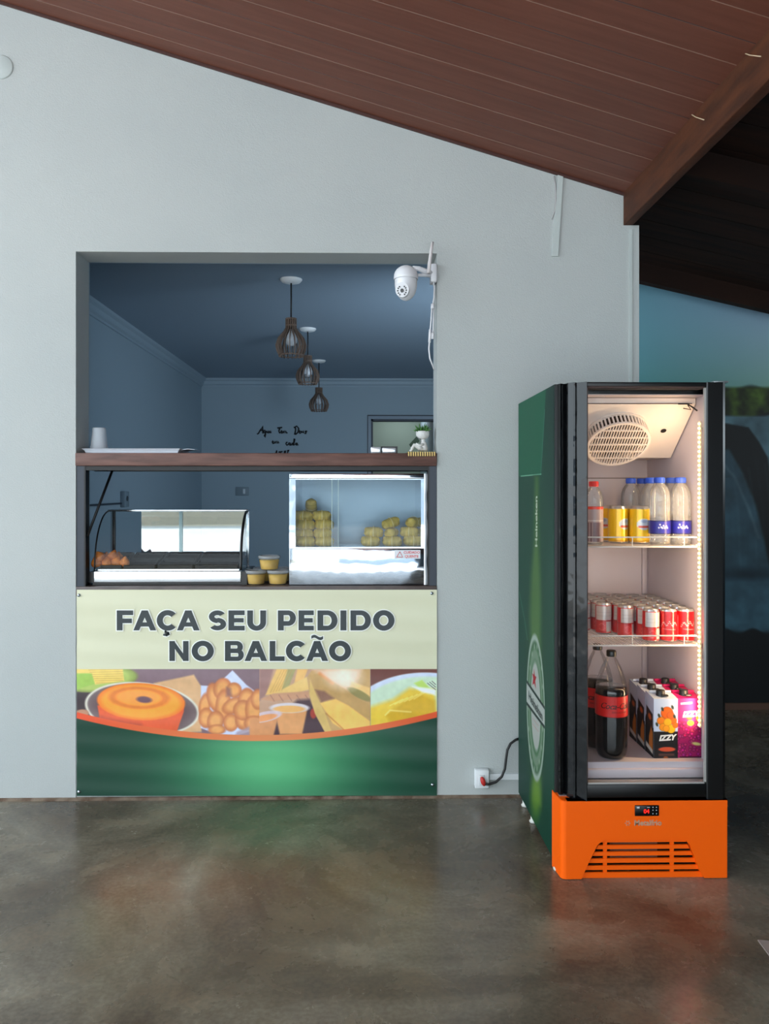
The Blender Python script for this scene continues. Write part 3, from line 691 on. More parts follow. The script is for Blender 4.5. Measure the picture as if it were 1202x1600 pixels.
for o in lettering('lettering', mat('lettering_dark', (38, 48, 52), .34), 0, .0008): o['label'] = 'dark grey capital letters'
scr = mat('banner_fixing', (180, 190, 200), .25, 1)
for (px, py) in ((123.5, 930), (675, 927), (123.5, 1237), (676, 1226)):
    c = P(px, py, YB - .0015); q = MB(); q.lathe([(0, -.006), (.0045, -.005), (.0075, -.002), (.0075, .001)], scr, c, 14, axis='y'); q.build('fixing_screw', ban)
# stretched mortar edge under the banner
m = MB(); m.prism([(D0 - .016, 0), (D0 + .003, 0), (D0 + .003, .010), (D0 - .004, .008)], mat('mortar_dirt', (128, 112, 96), .9, bump=(60, .6, .01), var=(20, (92, 70, 54), 4)), 'x', -6.4, XE); struct(m, 'baseboard_front')

# ================================================================ THE DRINKS FRIDGE
FX0, FX1 = .690, 1.2775
FY0, FYD, FYB = 2.66, 2.742, 3.355          # door front, cabinet front, cabinet back
FT = 1.733
IL, IRr, IB, IF_, IT = .742, 1.242, 3.315, .380, 1.700
fridge = thing('drinks_fridge', 'tall narrow lit drinks fridge with black door frame and orange foot panel', 'fridge', ((FX0 + FX1) / 2, 3.0, 0))
green = mat('fridge_green', (14, 60, 45), .4)
black = mat('fridge_black_gloss', (8, 9, 11), .07, spec=.42, bump=(5, .5, .02))
blackm = mat('fridge_black', (14, 14, 16), .4)
liner = mat('fridge_liner', (204, 194, 200), .5)
linerd = mat('fridge_liner_seam', (120, 108, 104), .5)
orange = mat('fridge_orange', (255, 98, 0), .42, spec=.3)
m = MB()
m.box((FX0, FYD, .03), (IL, FYB, FT), green); m.box((IRr, FYD, .03), (FX1, FYB, FT), blackm)
m.box((IL, IB, .03), (IRr, FYB, FT), blackm); m.box((IL, FYD, IT), (IRr, IB, FT), blackm); m.box((IL, FYD + .02, .03), (IRr, IB, IF_ - .03), blackm)
m.box((FX0 - .001, FYD - .02, .28), (FX0 + .012, FYD, FT), blackm)
m.build('cabinet', fridge)
m = MB(); t = .002
m.box((IL, FYD, IF_), (IL + t, IB, IT), liner); m.box((IRr - t, FYD, IF_), (IRr, IB, IT), liner); m.box((IL, IB - t, IF_), (IRr, IB, IT), liner)
m.box((IL, FYD, IT - t), (IRr, IB, IT), liner); m.box((IL, FYD, IF_ - .03), (IRr, IB, IF_), liner)
m.box((IL, FYD - .012, IF_ - .055), (IRr, FYD + .02, IF_ - .022), liner, .004); m.box((IL, FYD - .03, IF_ - .09), (IRr, FYD + .01, IF_ - .058), mat('liner_sill', (168, 164, 166), .4), .004)
zseam = H + 17 / 1200 * 3.31
m.box((IL, IB - t - .0015, zseam - .002), (X(1018, 3.31), IB - t, zseam + .002), linerd); m.box((X(1018, 3.31) - .002, IB - t - .0015, zseam), (X(1018, 3.31) + .002, IB - t, zseam + .06), linerd)
m.box((X(1003, 3.31), IB - t - .012, IF_), (X(1003, 3.31) + .018, IB - t, zseam - .05), liner, .003)
m.build('inner_liner', fridge)
# door: two shaped side pillars, head and foot rail
gx0, gx1 = X(918, FY0), X(1105, FY0); gz1, gz0 = Z(603.5, FY0, 1010), Z(1226, FY0, 1010)
door = MB()
zt, zb = Z(596.5, FY0, 900), Z(1252, FY0, 900)
pl = [(X(871, FYD), FYD - .002), (X(872.5, 2.715), 2.715), (X(876, 2.706), 2.706), (X(879, 2.708), 2.708), (X(881.5, 2.716), 2.716), (X(884, 2.708), 2.708), (X(886.5, 2.694), 2.694), (X(888, 2.690), 2.690), (X(896, 2.674), 2.674), (X(899, 2.673), 2.673), (X(901, 2.680), 2.680), (X(904, 2.676), 2.676), (X(910, 2.668), 2.668), (gx0 - .002, 2.658), (gx0, FY0 + .004), (gx0, FYD - .002)]
door.prism(pl, black, 'z', zb, zt)
pr_ = [(IRr + .004, FYD - .002), (IRr, FY0 + .026), (gx1, FY0 + .018), (gx1, FY0 + .004), (gx1 + .003, FY0), (X(1130, FY0), FY0), (FX1 - .003, FY0 + .01), (FX1, FY0 + .03), (FX1, FYD - .002)]
door.prism(pr_, mat('fridge_black_side', (8, 8, 9), .3), 'z', Z(1249, FY0, 1120), zt)
door.box((gx0, FY0 + .003, gz1), (gx1, FY0 + .022, zt), blackm, .002); door.box((gx0, FY0 + .02, zt - .02), (gx1, FYD - .002, zt), blackm); door.box((gx0, FY0 + .003, Z(1247, FY0, 1010)), (gx1, FY0 + .03, gz0), mat('fridge_black_foot', (12, 12, 13), .3), .002)
o = door.build('door_frame', fridge)
m = MB(); ed = mat('door_glass_edge', (190, 188, 184), .3, .4)
m.box((gx0, FY0 + .006, gz0), (gx1, FY0 + .014, gz0 + .005), ed); m.box((gx1 - .007, FY0 + .006, gz0), (gx1, FY0 + .014, gz1), ed); m.box((gx0, FY0 + .006, gz1 - .004), (gx1, FY0 + .014, gz1), mat('door_gasket', (70, 50, 46), .5))
m.box((gx0, FY0 + .006, gz0), (gx0 + .004, FY0 + .014, gz1), mat('door_gasket', (70, 50, 46)))
m.build('glass_trim', fridge)
m = MB(); m.add([(gx0, FY0 + .01, gz0), (gx1, FY0 + .01, gz0), (gx1, FY0 + .01, gz1), (gx0, FY0 + .01, gz1)], [(0, 1, 2, 3)], glassy('fridge_glass', (250, 250, 250), .16, .01, .0)); m.build('door_glass', fridge)
m = MB(); m.box((X(1118, FY0), FY0 + .01, zt), (X(1141, FY0), FYD, zt + .006), mat('hinge_metal', (170, 176, 180), .35, .8), .001); m.build('hinge', fridge)
m = MB(); m.box((X(872, 2.72), 2.70, zb - .012), (X(886, 2.70), 2.735, zb + .005), mat('hinge_metal', (150, 150, 150))); m.build('hinge', fridge)
# painted side
cv = Canvas(811, 0, 867, 1, 220, 900)
dd = FX0 / np.tan(YAW + np.arctan((cv.x - PX0) / FPX)); uu = (cv.x - PX0) / FPX; tt = dd / (math.cos(YAW) - uu * math.sin(YAW))
zz = FT + (0.03 - FT) * cv.y; ZS = zz.copy(); XS = cv.x.copy(); cv.y = PY0 - (zz - H) * FPX / tt
ok = (dd <= FYB + .001) & (dd >= FYD - .03)
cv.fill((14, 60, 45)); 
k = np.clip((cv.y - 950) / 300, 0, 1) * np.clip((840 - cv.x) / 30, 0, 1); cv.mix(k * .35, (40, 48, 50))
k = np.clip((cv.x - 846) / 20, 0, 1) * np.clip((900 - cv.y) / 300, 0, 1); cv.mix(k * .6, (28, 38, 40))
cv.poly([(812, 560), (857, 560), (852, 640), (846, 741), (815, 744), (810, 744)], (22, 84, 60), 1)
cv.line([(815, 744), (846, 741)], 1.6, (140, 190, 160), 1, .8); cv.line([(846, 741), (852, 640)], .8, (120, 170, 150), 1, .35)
btl = [(835, 743), (843, 743), (845, 800), (847, 850), (849, 900), (852, 950), (853, 1000), (852, 1200), (850, 1270), (832, 1262), (824, 1180), (822, 1000), (824, 950), (828, 900), (832, 850), (834, 800)]
cv.poly(btl, (22, 60, 40), 5, .8)
cv.poly([(837, 745), (842, 745), (843, 850), (845, 900), (846, 960), (846, 1260), (834, 1250), (829, 960), (831, 900), (835, 850)], (76, 108, 54), 7, .8)
cv.ell(838, 1245, 8, 34, (112, 150, 44), 0, 8, .6)
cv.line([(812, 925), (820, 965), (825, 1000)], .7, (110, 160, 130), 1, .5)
cv.ell(838, 1106, 14.2, 112, (66, 98, 70), -1.0, 1); cv.ring(838, 1106, 13.4, 110, 1.3, (146, 160, 148), -1.0, soft=.8)
cv.ell(838, 1106, 11.8, 97, (52, 96, 58), -1, 1); cv.ring(838, 1106, 10.0, 84, 2.2, (116, 134, 116), -1.0, al=.8)
cv.ell(838, 1104, 7.6, 70, (156, 160, 154), -1, 1)
for k_ in range(18):
    g = 2 * math.pi * k_ / 18; cv.ell(838 + 11.6 * math.cos(g), 1106 + 97 * math.sin(g), .9, 4.2, (140, 154, 138), 0, .8, .7)
cv.poly([(835.3, 1045), (836.6, 1056), (839, 1058), (837.2, 1064), (838.2, 1076), (835.6, 1068), (833, 1070), (834, 1060), (832.6, 1052), (834.8, 1054)], (150, 30, 38), .7)
cv.poly([(823.6, 1062), (852, 1104), (852, 1139), (823.6, 1101)], (28, 44, 40), .8)
cv.poly([(823.6, 1067), (852, 1109), (852, 1134), (823.6, 1096)], (158, 164, 158), .8)
for a in (0, 1): cv.line([(833, 1122 + 9 * a), (842, 1134 + 9 * a)], .8, (170, 120, 116), 1, .7)
def fn(x, y): return np.stack([np.full(x.shape, FX0 - .0015), dd.ravel(), ZS.ravel()], -1)
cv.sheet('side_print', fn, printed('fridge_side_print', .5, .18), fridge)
def PS(px, py, off=.0025):
    d = FX0 / math.tan(YAW + math.atan((px - PX0) / FPX)); p = P(px, py, d); p.x = FX0 - off; return p
m = MB(); put_text(m, 'Heineken', lambda x, y: PS(837.9 + x * 5.0, 1103.5 + x * 8.0 - y * 17), mat('side_letter_dark', (20, 40, 34), .4), size=1.15, bold=.02)
m.build('side_lettering', fridge)
m = MB(); put_text(m, 'Heineken', lambda x, y: PS(839.4 - y * 4.2, 815 - x * 19), mat('side_letter_pale', (170, 184, 160), .4), size=1.1, bold=.03)
m.build('side_lettering', fridge)
# orange foot panel
zq = lambda py: Z(py, FY0, 1000)
xq = lambda px: X(px, FY0)
m = MB()
outl = [(xq(885), 1250), (xq(1137), 1250), (xq(1136), 1375), (xq(1101), 1375), (xq(1094), 1362), (xq(1078), 1320), (xq(1070), 1312), (xq(944), 1312), (xq(934), 1320), (xq(921), 1346), (xq(909), 1376), (xq(885), 1378.5)]
ol = [(x, max(zq(py), .002)) for x, py in outl]
m.prism(ol, orange, 'y', FY0, FY0 + .025)
cs = []
for k in range(5):
    g = R(90 * k / 4); cs.append((xq(885) - .018 * math.sin(g), FY0 + .018 * (1 - math.cos(g))))
vs = []
for (x, y) in cs + [(FX0 - .004, FYD + .012)]: vs += [(x, y, .002), (x, y, zq(1250))]
m.add(vs, [(2 * k, 2 * k + 2, 2 * k + 3, 2 * k + 1) for k in range(len(cs))], orange, True)
m.box((xq(886), FY0 + .0, zq(1250) - .003), (xq(1137), FYD, zq(1250)), orange); m.prism([(c[0], c[1]) for c in cs] + [(FX0 - .004, FYD + .012), (xq(886), FYD + .012)], orange, 'z', zq(1250) - .003, zq(1250))
m.box((xq(1134), FY0 + .001, .002), (xq(1137), FYD, zq(1250)), orange)
pan = m.build('foot_panel', fridge)
m = MB(); yg = FY0 + .010
import itertools
rows = [(1311.5, 1318), (1322.5, 1328.5), (1333, 1339), (1343.5, 1350), (1354.5, 1361), (1365, 1373.5)]
def edge_l(py): return xq(944 - (py - 1312) * 35 / 64.0)
def edge_r(py): return xq(1070 + (py - 1312) * 27 / 56.0)
for a, c_ in rows: m.prism([(edge_l(c_) - .004, zq(c_)), (edge_r(c_) + .004, zq(c_)), (edge_r(a) + .004, zq(a)), (edge_l(a) - .004, zq(a))], orange, 'y', yg, yg + .007)
for x in (947.5, 1052.5): m.box((xq(x - 3), yg + .002, zq(1373)), (xq(x + 3), yg + .007, zq(1312)), orange)
m.build('grille', pan) if False else m.build('grille', fridge)
m = MB(); m.box((xq(905), FY0 + .05, .01), (xq(1105), FY0 + .055, zq(1300)), mat('grille_dark', (22, 14, 12), .8)); m.box((xq(960), FY0 + .045, zq(1352)), (xq(1035), FY0 + .05, zq(1318)), mat('grille_dust', (150, 110, 90), .9)); m.build('condenser', fridge)
m = MB(); m.box((xq(992), FY0 - .003, zq(1275)), (xq(1030), FY0 + .004, zq(1258)), mat('display_black', (10, 10, 12), .2), .0025); dsp = m.build('display', fridge)
m = MB(); dg = mat('display_red', (60, 0, 0), .5, emit=((255, 30, 20), 2.2))
put_text(m, '04', lambda x, y: (xq(1010) + x, FY0 - .0034, zq(1267.5) + y), dg, size=.020, bold=.0004); m.build('digits', dsp)
m = MB(); wd = mat('display_white', (200, 205, 210), .5)
for (px, py) in ((1020, 1261), (1025.5, 1261), (1020, 1265.5), (1025.5, 1265.5), (1020, 1271), (1025.5, 1271)): m.lathe([(0, -.0002), (.0018, 0)], wd, (xq(px), FY0 - .0033, zq(py)), 10, axis='y'); m.build('key', dsp); m = MB()
m.box((xq(995), FY0 - .0036, zq(1262.5)), (xq(999), FY0 - .003, zq(1260)), wd); m.build('indicator', dsp); m = MB(); m.box((xq(1011), FY0 - .0036, zq(1261.5)), (xq(1015), FY0 - .003, zq(1260.5)), wd); m.build('indicator', dsp)
m = MB(); lg = mat('foot_logo', (196, 150, 120), .5)
put_text(m, 'Metalfrio', lambda x, y: (xq(1012.5) + x, FY0 - .0008, zq(1286) + y), lg, size=.0265, bold=.0009)
for k in range(6):
    g = 2 * math.pi * k / 6; c_, s_ = math.cos(g), math.sin(g); cx, czz = xq(981), zq(1286)
    m.add([(cx + .004 * c_ - .0016 * s_, FY0 - .0008, czz + .004 * s_ + .0016 * c_), (cx + .010 * c_ - .0016 * s_, FY0 - .0008, czz + .010 * s_ + .0016 * c_), (cx + .010 * c_ + .0016 * s_, FY0 - .0008, czz + .010 * s_ - .0016 * c_), (cx + .004 * c_ + .0016 * s_, FY0 - .0008, czz + .004 * s_ - .0016 * c_)], [(3, 2, 1, 0)], lg)
m.build('logo', fridge)
ft = mat('foot_white', (214, 214, 206), .5)
for (x, y) in ((FX0 + .012, FY0 + .07), (FX1 - .05, FY0 + .07), (FX0 + .012, 3.12), (FX0 + .012, 3.28)):
    m = MB(); m.lathe([(0, 0), (.016, 0), (.018, .006), (.012, .012), (.012, .04)], ft, (x, y, 0.001), 14); m.build('foot', fridge)
# wire shelves
wire = mat('shelf_wire', (226, 220, 214), .35)
def shelf(z):
    m = MB(); x0, x1 = IL + .01, IRr - .006; y0 = 2.772; r_ = .0028
    for zz_ in (z, z + .035): m.tube([(x0, y0, zz_), (x1 - .02, y0, zz_), (x1 - .006, y0, zz_ - .004), (x1, y0, zz_ - .014)] if zz_ > z else [(x0, y0, zz_), (x1, y0, zz_)], r_ if zz_ > z else .0034, wire, 6)
    m.tube([(x0, 3.29, z), (x1, 3.29, z)], r_, wire, 6); m.tube([(x1, y0, z), (x1, 3.29, z)], r_, wire, 6); m.tube([(x0, y0, z), (x0, 3.29, z)], r_, wire, 6)
    for yy in (2.93, 3.10): m.tube([(x0, yy, z - .003), (x1, yy, z - .003)], .002, wire, 6)
    n_ = 46
    for k in range(1, n_):
        x = x0 + (x1 - x0) * k / n_; m.tube([(x, y0, z), (x, 3.29, z)], .0013, wire, 5, caps=False)
    for k in (4, 22, 40):
        x = x0 + (x1 - x0) * k / n_; m.tube([(x, y0, z), (x, y0 - .002, z + .035)], .0018, wire, 5)
    m.tube([(x1 - .012, y0, z + .004), (x1 - .004, y0 - .012, z - .012), (x1 - .001, y0 - .016, z - .045)], .0026, wire, 6)
    m.box((x1 - .018, y0 - .006, z - .003), (x1 + .002, y0 + .01, z + .009), wire, .002)
    return m.build('wire_shelf', fridge)
Z1, Z2 = H - 91 / 1200 * 2.772, H - 246 / 1200 * 2.772
shelf(Z1); shelf(Z2)
# evaporator cover and fan grille
cov = mat('fan_cover_plastic', (226, 214, 206), .4)
A0 = Vector((0, 2.82, 1.675)); A1 = Vector((0, 3.05, 1.4845)); sdir = (A1 - A0).normalized(); nrm = Vector((0, sdir.z, -sdir.y))
m = MB(); m.prism([(2.82, IT - .004), (2.82, 1.675), (3.05, 1.4845), (3.30, 1.4845), (3.30, IT - .004)], cov, 'x', IL + .004, IRr - .006)
m.box((IL + .004, 2.816, 1.6735), (IRr - .02, 2.8195, 1.6765), mat('seam_dark', (60, 40, 34), .6))
m.build('evaporator_cover', fridge)
fc = Vector((X(962, 2.95), 0, 0)) + Vector((0, 2.950, 1.5675))
ux = Vector((1, 0, 0)); r0 = .120; hh = .050
def G(u, v, w_): return fc + ux * u + sdir * v + nrm * w_
m = MB()
def ringb(r1, r2, w0, w1):
    n_ = 48; vs = []
    for k in range(n_):
        g = 2 * math.pi * k / n_; c_, s_ = math.cos(g), math.sin(g); vs += [G(r1 * c_, r1 * s_, w0), G(r2 * c_, r2 * s_, w0), G(r2 * c_, r2 * s_, w1), G(r1 * c_, r1 * s_, w1)]
    fs = []
    for k in range(n_):
        a, c_ = 4 * k, 4 * ((k + 1) % n_)
        for i in range(4): j = (i + 1) % 4; fs.append((a + i, a + j, c_ + j, c_ + i))
    m.add(vs, fs, cov)
def barb(u0, v0, u1, v1, wd_, w0, w1):
    d_ = Vector((u1 - u0, v1 - v0)); l = d_.length
    if l < 1e-5: return
    nx_, ny_ = -d_.y / l * wd_ / 2, d_.x / l * wd_ / 2
    q = [(u0 - nx_, v0 - ny_), (u1 - nx_, v1 - ny_), (u1 + nx_, v1 + ny_), (u0 + nx_, v0 + ny_)]
    m.add([G(a, b, w0) for a, b in q] + [G(a, b, w1) for a, b in q], [(0, 1, 2, 3), (7, 6, 5, 4), (0, 4, 5, 1), (1, 5, 6, 2), (2, 6, 7, 3), (3, 7, 4, 0)], cov)
ringb(r0 - .010, r0, hh - .006, hh + .002); ringb(r0 - .004, r0 + .006, 0, .008)
for k in range(52):
    g = 2 * math.pi * k / 52; barb((r0 - .004) * math.cos(g), (r0 - .004) * math.sin(g), (r0 + .001) * math.cos(g), (r0 + .001) * math.sin(g), .0062, .004, hh)
for k in range(-11, 12):
    u = k * .0102; h_ = math.sqrt(max(0, (r0 - .006) ** 2 - u * u)); barb(u, -h_, u, h_, .0038, hh - .005, hh)
for k in range(-2, 3):
    v = k * .038; h_ = math.sqrt(max(0, (r0 - .006) ** 2 - v * v)); barb(-h_, v, h_, v, .005, hh - .004, hh + .0015)
m.build('fan_grille', fridge)
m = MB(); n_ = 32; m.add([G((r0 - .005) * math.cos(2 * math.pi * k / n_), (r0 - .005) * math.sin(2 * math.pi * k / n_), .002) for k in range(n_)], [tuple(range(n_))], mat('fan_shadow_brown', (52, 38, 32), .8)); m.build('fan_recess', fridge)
hc = Vector((X(1037, 2.93), 2.93, 1.584)); m = MB(); n_ = 20
m.add([hc + ux * .011 * math.cos(2 * math.pi * k / n_) + sdir * .011 * math.sin(2 * math.pi * k / n_) + nrm * .0012 for k in range(n_)], [tuple(range(n_))], mat('hole_dark', (14, 10, 10), .8)); m.build('probe_hole', fridge)
m = MB(); m.tube([P(1060, 631, 2.79), P(1074, 631, 2.79), P(1082, 636, 2.785), P(1090, 642, 2.78)], .003, cordm, 6); m.tube([P(1068, 638, 2.79), P(1080, 640, 2.785), P(1075, 633, 2.79)], .002, cordm, 6); m.build('light_cable', fridge)
# strip of warm lamps up the right-hand front corner
xs_, ysx = 1.2165, 2.748
zl0, zl1 = .50, 1.605
m = MB(); m.box((xs_ + .003, ysx - .002, zl0), (xs_ + .009, ysx + .012, zl1), wire); [m.box((xs_ + .008, ysx, z_), (IRr - .001, ysx + .006, z_ + .01), wire) for z_ in (zl0 + .02, zl1 - .03)]; strip = m.build('lamp_strip', fridge)
m = MB(); le = mat('lamp_bead', (255, 220, 150), .5, emit=((255, 196, 96), 12.0)); n_ = 66
for k in range(n_):
    z = zl0 + .01 + (zl1 - zl0 - .02) * k / (n_ - 1); m.ball((xs_, ysx - .002, z), (.0055, .0055, .0052), le, 1)
m.build('lamp_beads', strip)
lo = area('fridge_lamp', (xs_ - .006, ysx + .004, (zl0 + zl1) / 2), (0, 0, 0), .012, zl1 - zl0, 3.8, (1, .70, .40))
lo.rotation_euler = Matrix(((0.0, -.80, .0), (0, 0, 0), (0, 0, 0))).to_euler() if False else Vector((-.82, .57, 0)).to_track_quat('-Z', 'Y').to_euler()
# power cord
cp = [P(812, 1154, 3.365), P(806, 1156, 3.365), P(798, 1162, 3.36), P(793, 1172, 3.355), P(791, 1186, 3.352), P(789, 1202, 3.35), P(784, 1214, 3.345), P(775, 1222, 3.34), P(764, 1225.5, 3.338), P(758, 1225, 3.335)]
m = MB(); m.tube(cp, .0058, cordm, 8); m.build('power_cord', fridge)
m = MB(); m.ball(P(755, 1221, 3.337), (.011, .012, .022), mat('plug_red', (196, 48, 44), .4), 2, mtx=Matrix.Rotation(R(-18), 3, 'Y')); m.build('plug', fridge)

# ================================================================ WHAT STANDS IN THE FRIDGE
def lathe_sheet(name, prof, nseg, paint, m, parent, c, cx=0, face=-90, frac=1.0):
    """printed sleeve: prof (radius, height) resampled finely; paint(canvas) sees x = degrees from the front, y = 0..1 up"""
    pts = [prof[0]]; 
    hs = np.linspace(prof[0][1], prof[-1][1], 60); rs = np.interp(hs, [p[1] for p in prof], [p[0] for p in prof])
    cv = Canvas(-180 * frac, 0, 180 * frac, 1, nseg, 60); paint(cv)
    def fn(x, y):
        g = np.radians(face + x); r_ = np.interp(y, np.linspace(0, 1, 60), rs); z = np.interp(y, np.linspace(0, 1, 60), hs)
        return np.stack([c[0] + r_ * np.cos(g), c[1] + r_ * np.sin(g), c[2] + z], -1)
    return cv.sheet(name, fn, m, parent, flip=True)
alu = mat('can_aluminium', (206, 206, 208), .28, .85)
canprint = printed('can_print', .28, .6, coat=.3, metal=.15)
def can(label, loc, r_, h, paint, group, name='drink_can'):
    t_ = thing(name, label, 'can', loc, group)
    m = MB(); m.lathe([(0, .004), (r_ * .74, .001), (r_ * .80, 0), (r_ * .98, h * .05), (r_ * .99, h * .06)], alu, loc, 24); m.build('can_base', t_); m = MB()
    m.lathe([(r_ * .99, h * .90), (r_ * .98, h * .925), (r_ * .86, h * .975), (r_ * .86, h), (r_ * .82, h), (r_ * .80, h * .965), (0, h * .965)], alu, loc, 24)
    m.box((loc[0] - .004, loc[1] - .012, loc[2] + h * .965), (loc[0] + .004, loc[1] + .008, loc[2] + h * .98), alu); m.build('can_lid', t_)
    lathe_sheet('can_body', [(r_ * .98, h * .05), (r_, h * .085), (r_, h * .885), (r_ * .98, h * .925)], 49, paint, canprint, t_, loc)
    return t_
def move(t_, x, y, z, rz=0):
    t_.location = (x, y, z); t_.rotation_euler = (0, 0, rz)
def p_yellow(cv):
    cv.fill((244, 196, 24)); cv.ell(8, .54, 42, .17, (196, 206, 214), 0, .01); cv.a[(np.abs(cv.x - 8) < 34) & (np.abs(cv.y - .47) < .03)] = (206, 84, 66); cv.ell(8, .63, 18, .05, (120, 140, 190), 0, .02, .6)
    cv.a[(cv.y < .06)] = (214, 160, 20)
ya = can('yellow drink can on the upper fridge shelf, front right of its group', (X(999.5, 2.91), 2.91, Z1 + .002), .0375, .143, p_yellow, 'yellow cans on the upper fridge shelf')
yb_ = dup(ya, (X(966, 2.94), 2.94, Z1 + .002), 'yellow drink can on the upper fridge shelf, just left of the front right one', R(22))
dup(ya, (X(952, 3.02), 3.02, Z1 + .002), 'yellow drink can mostly hidden behind the left front yellow can', R(-60))
dup(ya, (X(987, 2.99), 2.99, Z1 + .002), 'yellow drink can hidden behind the front right yellow can', R(40))
def p_red1(cv):
    cv.fill((190, 22, 30)); nn = cv.noise(30, 4, 2); cv.a *= (.9 + .2 * nn)[..., None]
    cv.a[(np.abs(cv.x) < 75) & (cv.y > .46) & (cv.y < .97)] = (196, 190, 188); cv.a[(np.abs(cv.x - 40) < 26) & (cv.y < .42) & (cv.y > .05)] = (202, 196, 192)
    cv.a[(np.abs(cv.y - .44) < .012)] = (120, 20, 24); cv.ring(-20, .22, 22, .12, .02, (230, 120, 110), soft=.02); cv.line([(-60, .62), (60, .62)], .015, (170, 160, 160), .01); cv.line([(-60, .75), (60, .75)], .015, (170, 160, 160), .01)
def p_red2(cv):
    cv.fill((204, 12, 22)); cv.line([(-60, .48), (-40, .64), (-20, .50), (0, .66), (20, .50), (40, .64), (60, .52)], .035, (232, 214, 210), .02, .9); cv.line([(-50, .40), (50, .38)], .02, (232, 214, 210), .02, .7)
    cv.a[(np.abs(cv.x + 120) < 36) & (cv.y > .1) & (cv.y < .85)] = (220, 210, 208)
RC = .0305; HC = .122; GR = 'red cans on the middle fridge shelf'
zc_ = Z2 + .002
ra = can('x', (0, 0, 0), RC, HC, p_red1, GR); rb_ = can('x', (0, 0, 0), RC, HC, p_red2, GR)
first = {0: ra, 1: rb_}; used = set()
cols = [(IRr - RC - .0035, 2.842, 7, 1), (IRr - RC - .0035 - .0645, 2.842, 7, 1), (IRr - RC - .0035 - .129, 2.846, 7, 0), (IRr - RC - .0035 - .1935, 2.935, 6, 0), (IRr - RC - .0035 - .258, 3.00, 5, 0), (IRr - RC - .0035 - .3225, 3.06, 4, 0)]
colname = ['rightmost column', 'second column from the right', 'third column from the right', 'fourth column from the right', 'fifth column from the right', 'leftmost column']
ordn = ['front', 'second', 'third', 'fourth', 'fifth', 'sixth', 'seventh']
for ci, (x, y0, nrow, kind) in enumerate(cols):
    for k in range(nrow):
        y = y0 + k * .0625
        if y > 3.275: break
        kd = kind if not (ci == 0 and k > 2) else 0
        lab = 'red drink can on the middle fridge shelf, %s of the %s' % (ordn[k], colname[ci])
        rz = R(random.uniform(-25, 25)) if k else R([8, -14, 12, 20, -8, 15][ci])
        if kd not in used: move(first[kd], x, y, zc_, rz); first[kd]['label'] = lab; used.add(kd)
        else: dup(first[kd], (x, y, zc_), lab, rz)

# clear bottles
clear = glassy('clear_bottle', (250, 251, 252), .8, .05, .16, (245, 245, 245), 1.45)
clear2 = glassy('clear_bottle_thin', (250, 250, 250), .5, .06, .01, (225, 230, 232), 1.35)
def bottle(label, loc, r_, h, capm, lab_paint, group, l0=.16, l1=.36, cat='bottle', nameb='water_bottle', liquid=None, body=None, fill=.60, capr=.50):
    t_ = thing(nameb, label, cat, loc, group)
    prof = [(0, .01), (.55, .004), (.86, .0), (.96, .02), (1, .05), (.97, .10), (1, .13), (1, .40), (.96, .43), (1, .46), (1, .62), (.985, .70), (.93, .77), (.80, .835), (.60, .88), (.46, .905), (.44, .915), (.48, .918), (.48, .926), (.42, .93), (.42, .97)]
    m = MB(); m.lathe([(a * r_, b * h) for a, b in prof], body or clear, loc, 28); m.build('bottle_body', t_)
    if liquid:
        pf = [(a * r_ * .965, b * h + .001) for a, b in prof if b <= fill]; ra_ = np.interp(fill, [b for a, b in prof], [a for a, b in prof]); pf += [(ra_ * r_ * .965, fill * h), (0, fill * h)]
        m = MB(); m.lathe(pf, liquid, loc, 28); m.build('drink', t_)
    m = MB(); cr_ = r_ * capr; m.lathe([(cr_, .925 * h), (cr_, .99 * h), (cr_ * .9, h), (0, h)], capm, loc, 24); m.lathe([(cr_ * .96, .915 * h), (cr_, .925 * h)], capm, loc, 24)
    for k in range(24):
        g = 2 * math.pi * k / 24; m.box((loc[0] + cr_ * math.cos(g) - .0005, loc[1] + cr_ * math.sin(g) - .0005, loc[2] + .93 * h), (loc[0] + cr_ * math.cos(g) + .0005, loc[1] + cr_ * math.sin(g) + .0005, loc[2] + .985 * h), capm)
    m.build('cap', t_)
    if lab_paint: lathe_sheet('bottle_label', [(r_ * 1.012, l0 * h), (r_ * 1.012, l1 * h)], 61, lab_paint, printed('label_print', .35), t_, loc)
    return t_
bluecap = mat('cap_blue', (40, 84, 200), .4); redcap = mat('cap_red', (222, 48, 40), .4); blackcap = mat('cap_black', (14, 14, 15), .35)
def p_water(cv):
    cv.fill((52, 50, 140)); cv.ell(0, .5, 60, .42, (40, 40, 150), 0, .1); cv.line([(-26, .40), (-18, .7), (-8, .4), (0, .62), (8, .4), (16, .62), (26, .42)], .13, (226, 230, 246), .06); cv.a[(cv.y < .06) | (cv.y > .94)] = (30, 30, 84)
    cv.a[(np.abs(cv.x) > 80)] = (120, 124, 170)
wa = bottle('clear water bottle with blue cap, front left of the large pair beside the yellow cans', (1.121, 2.87, Z1 + .002), .039, .252, bluecap, p_water, 'blue-capped water bottles on the upper fridge shelf')
GW = wa['group']
dup(wa, (IRr - .0405, 2.872, Z1 + .002), 'clear water bottle with blue cap, rightmost at the front beside the warm lamp strip', R(-8))
dup(wa, (1.119, 2.953, Z1 + .002), 'blue-capped water bottle standing second in the left row of large bottles', R(30))
dup(wa, (IRr - .042, 2.956, Z1 + .002), 'blue-capped water bottle standing second in the right row of large bottles', R(-20))
dup(wa, (X(986, 3.10), 3.10, Z1 + .002), 'blue-capped water bottle behind the yellow cans, leftmost blue cap', R(70))
dup(wa, (X(1019, 3.11), 3.11, Z1 + .002), 'blue-capped water bottle at the back, right of the leftmost blue cap', R(50))
dup(wa, (X(1003, 3.185), 3.185, Z1 + .002), 'blue-capped water bottle in the back corner, between the two behind the yellow cans', R(10))
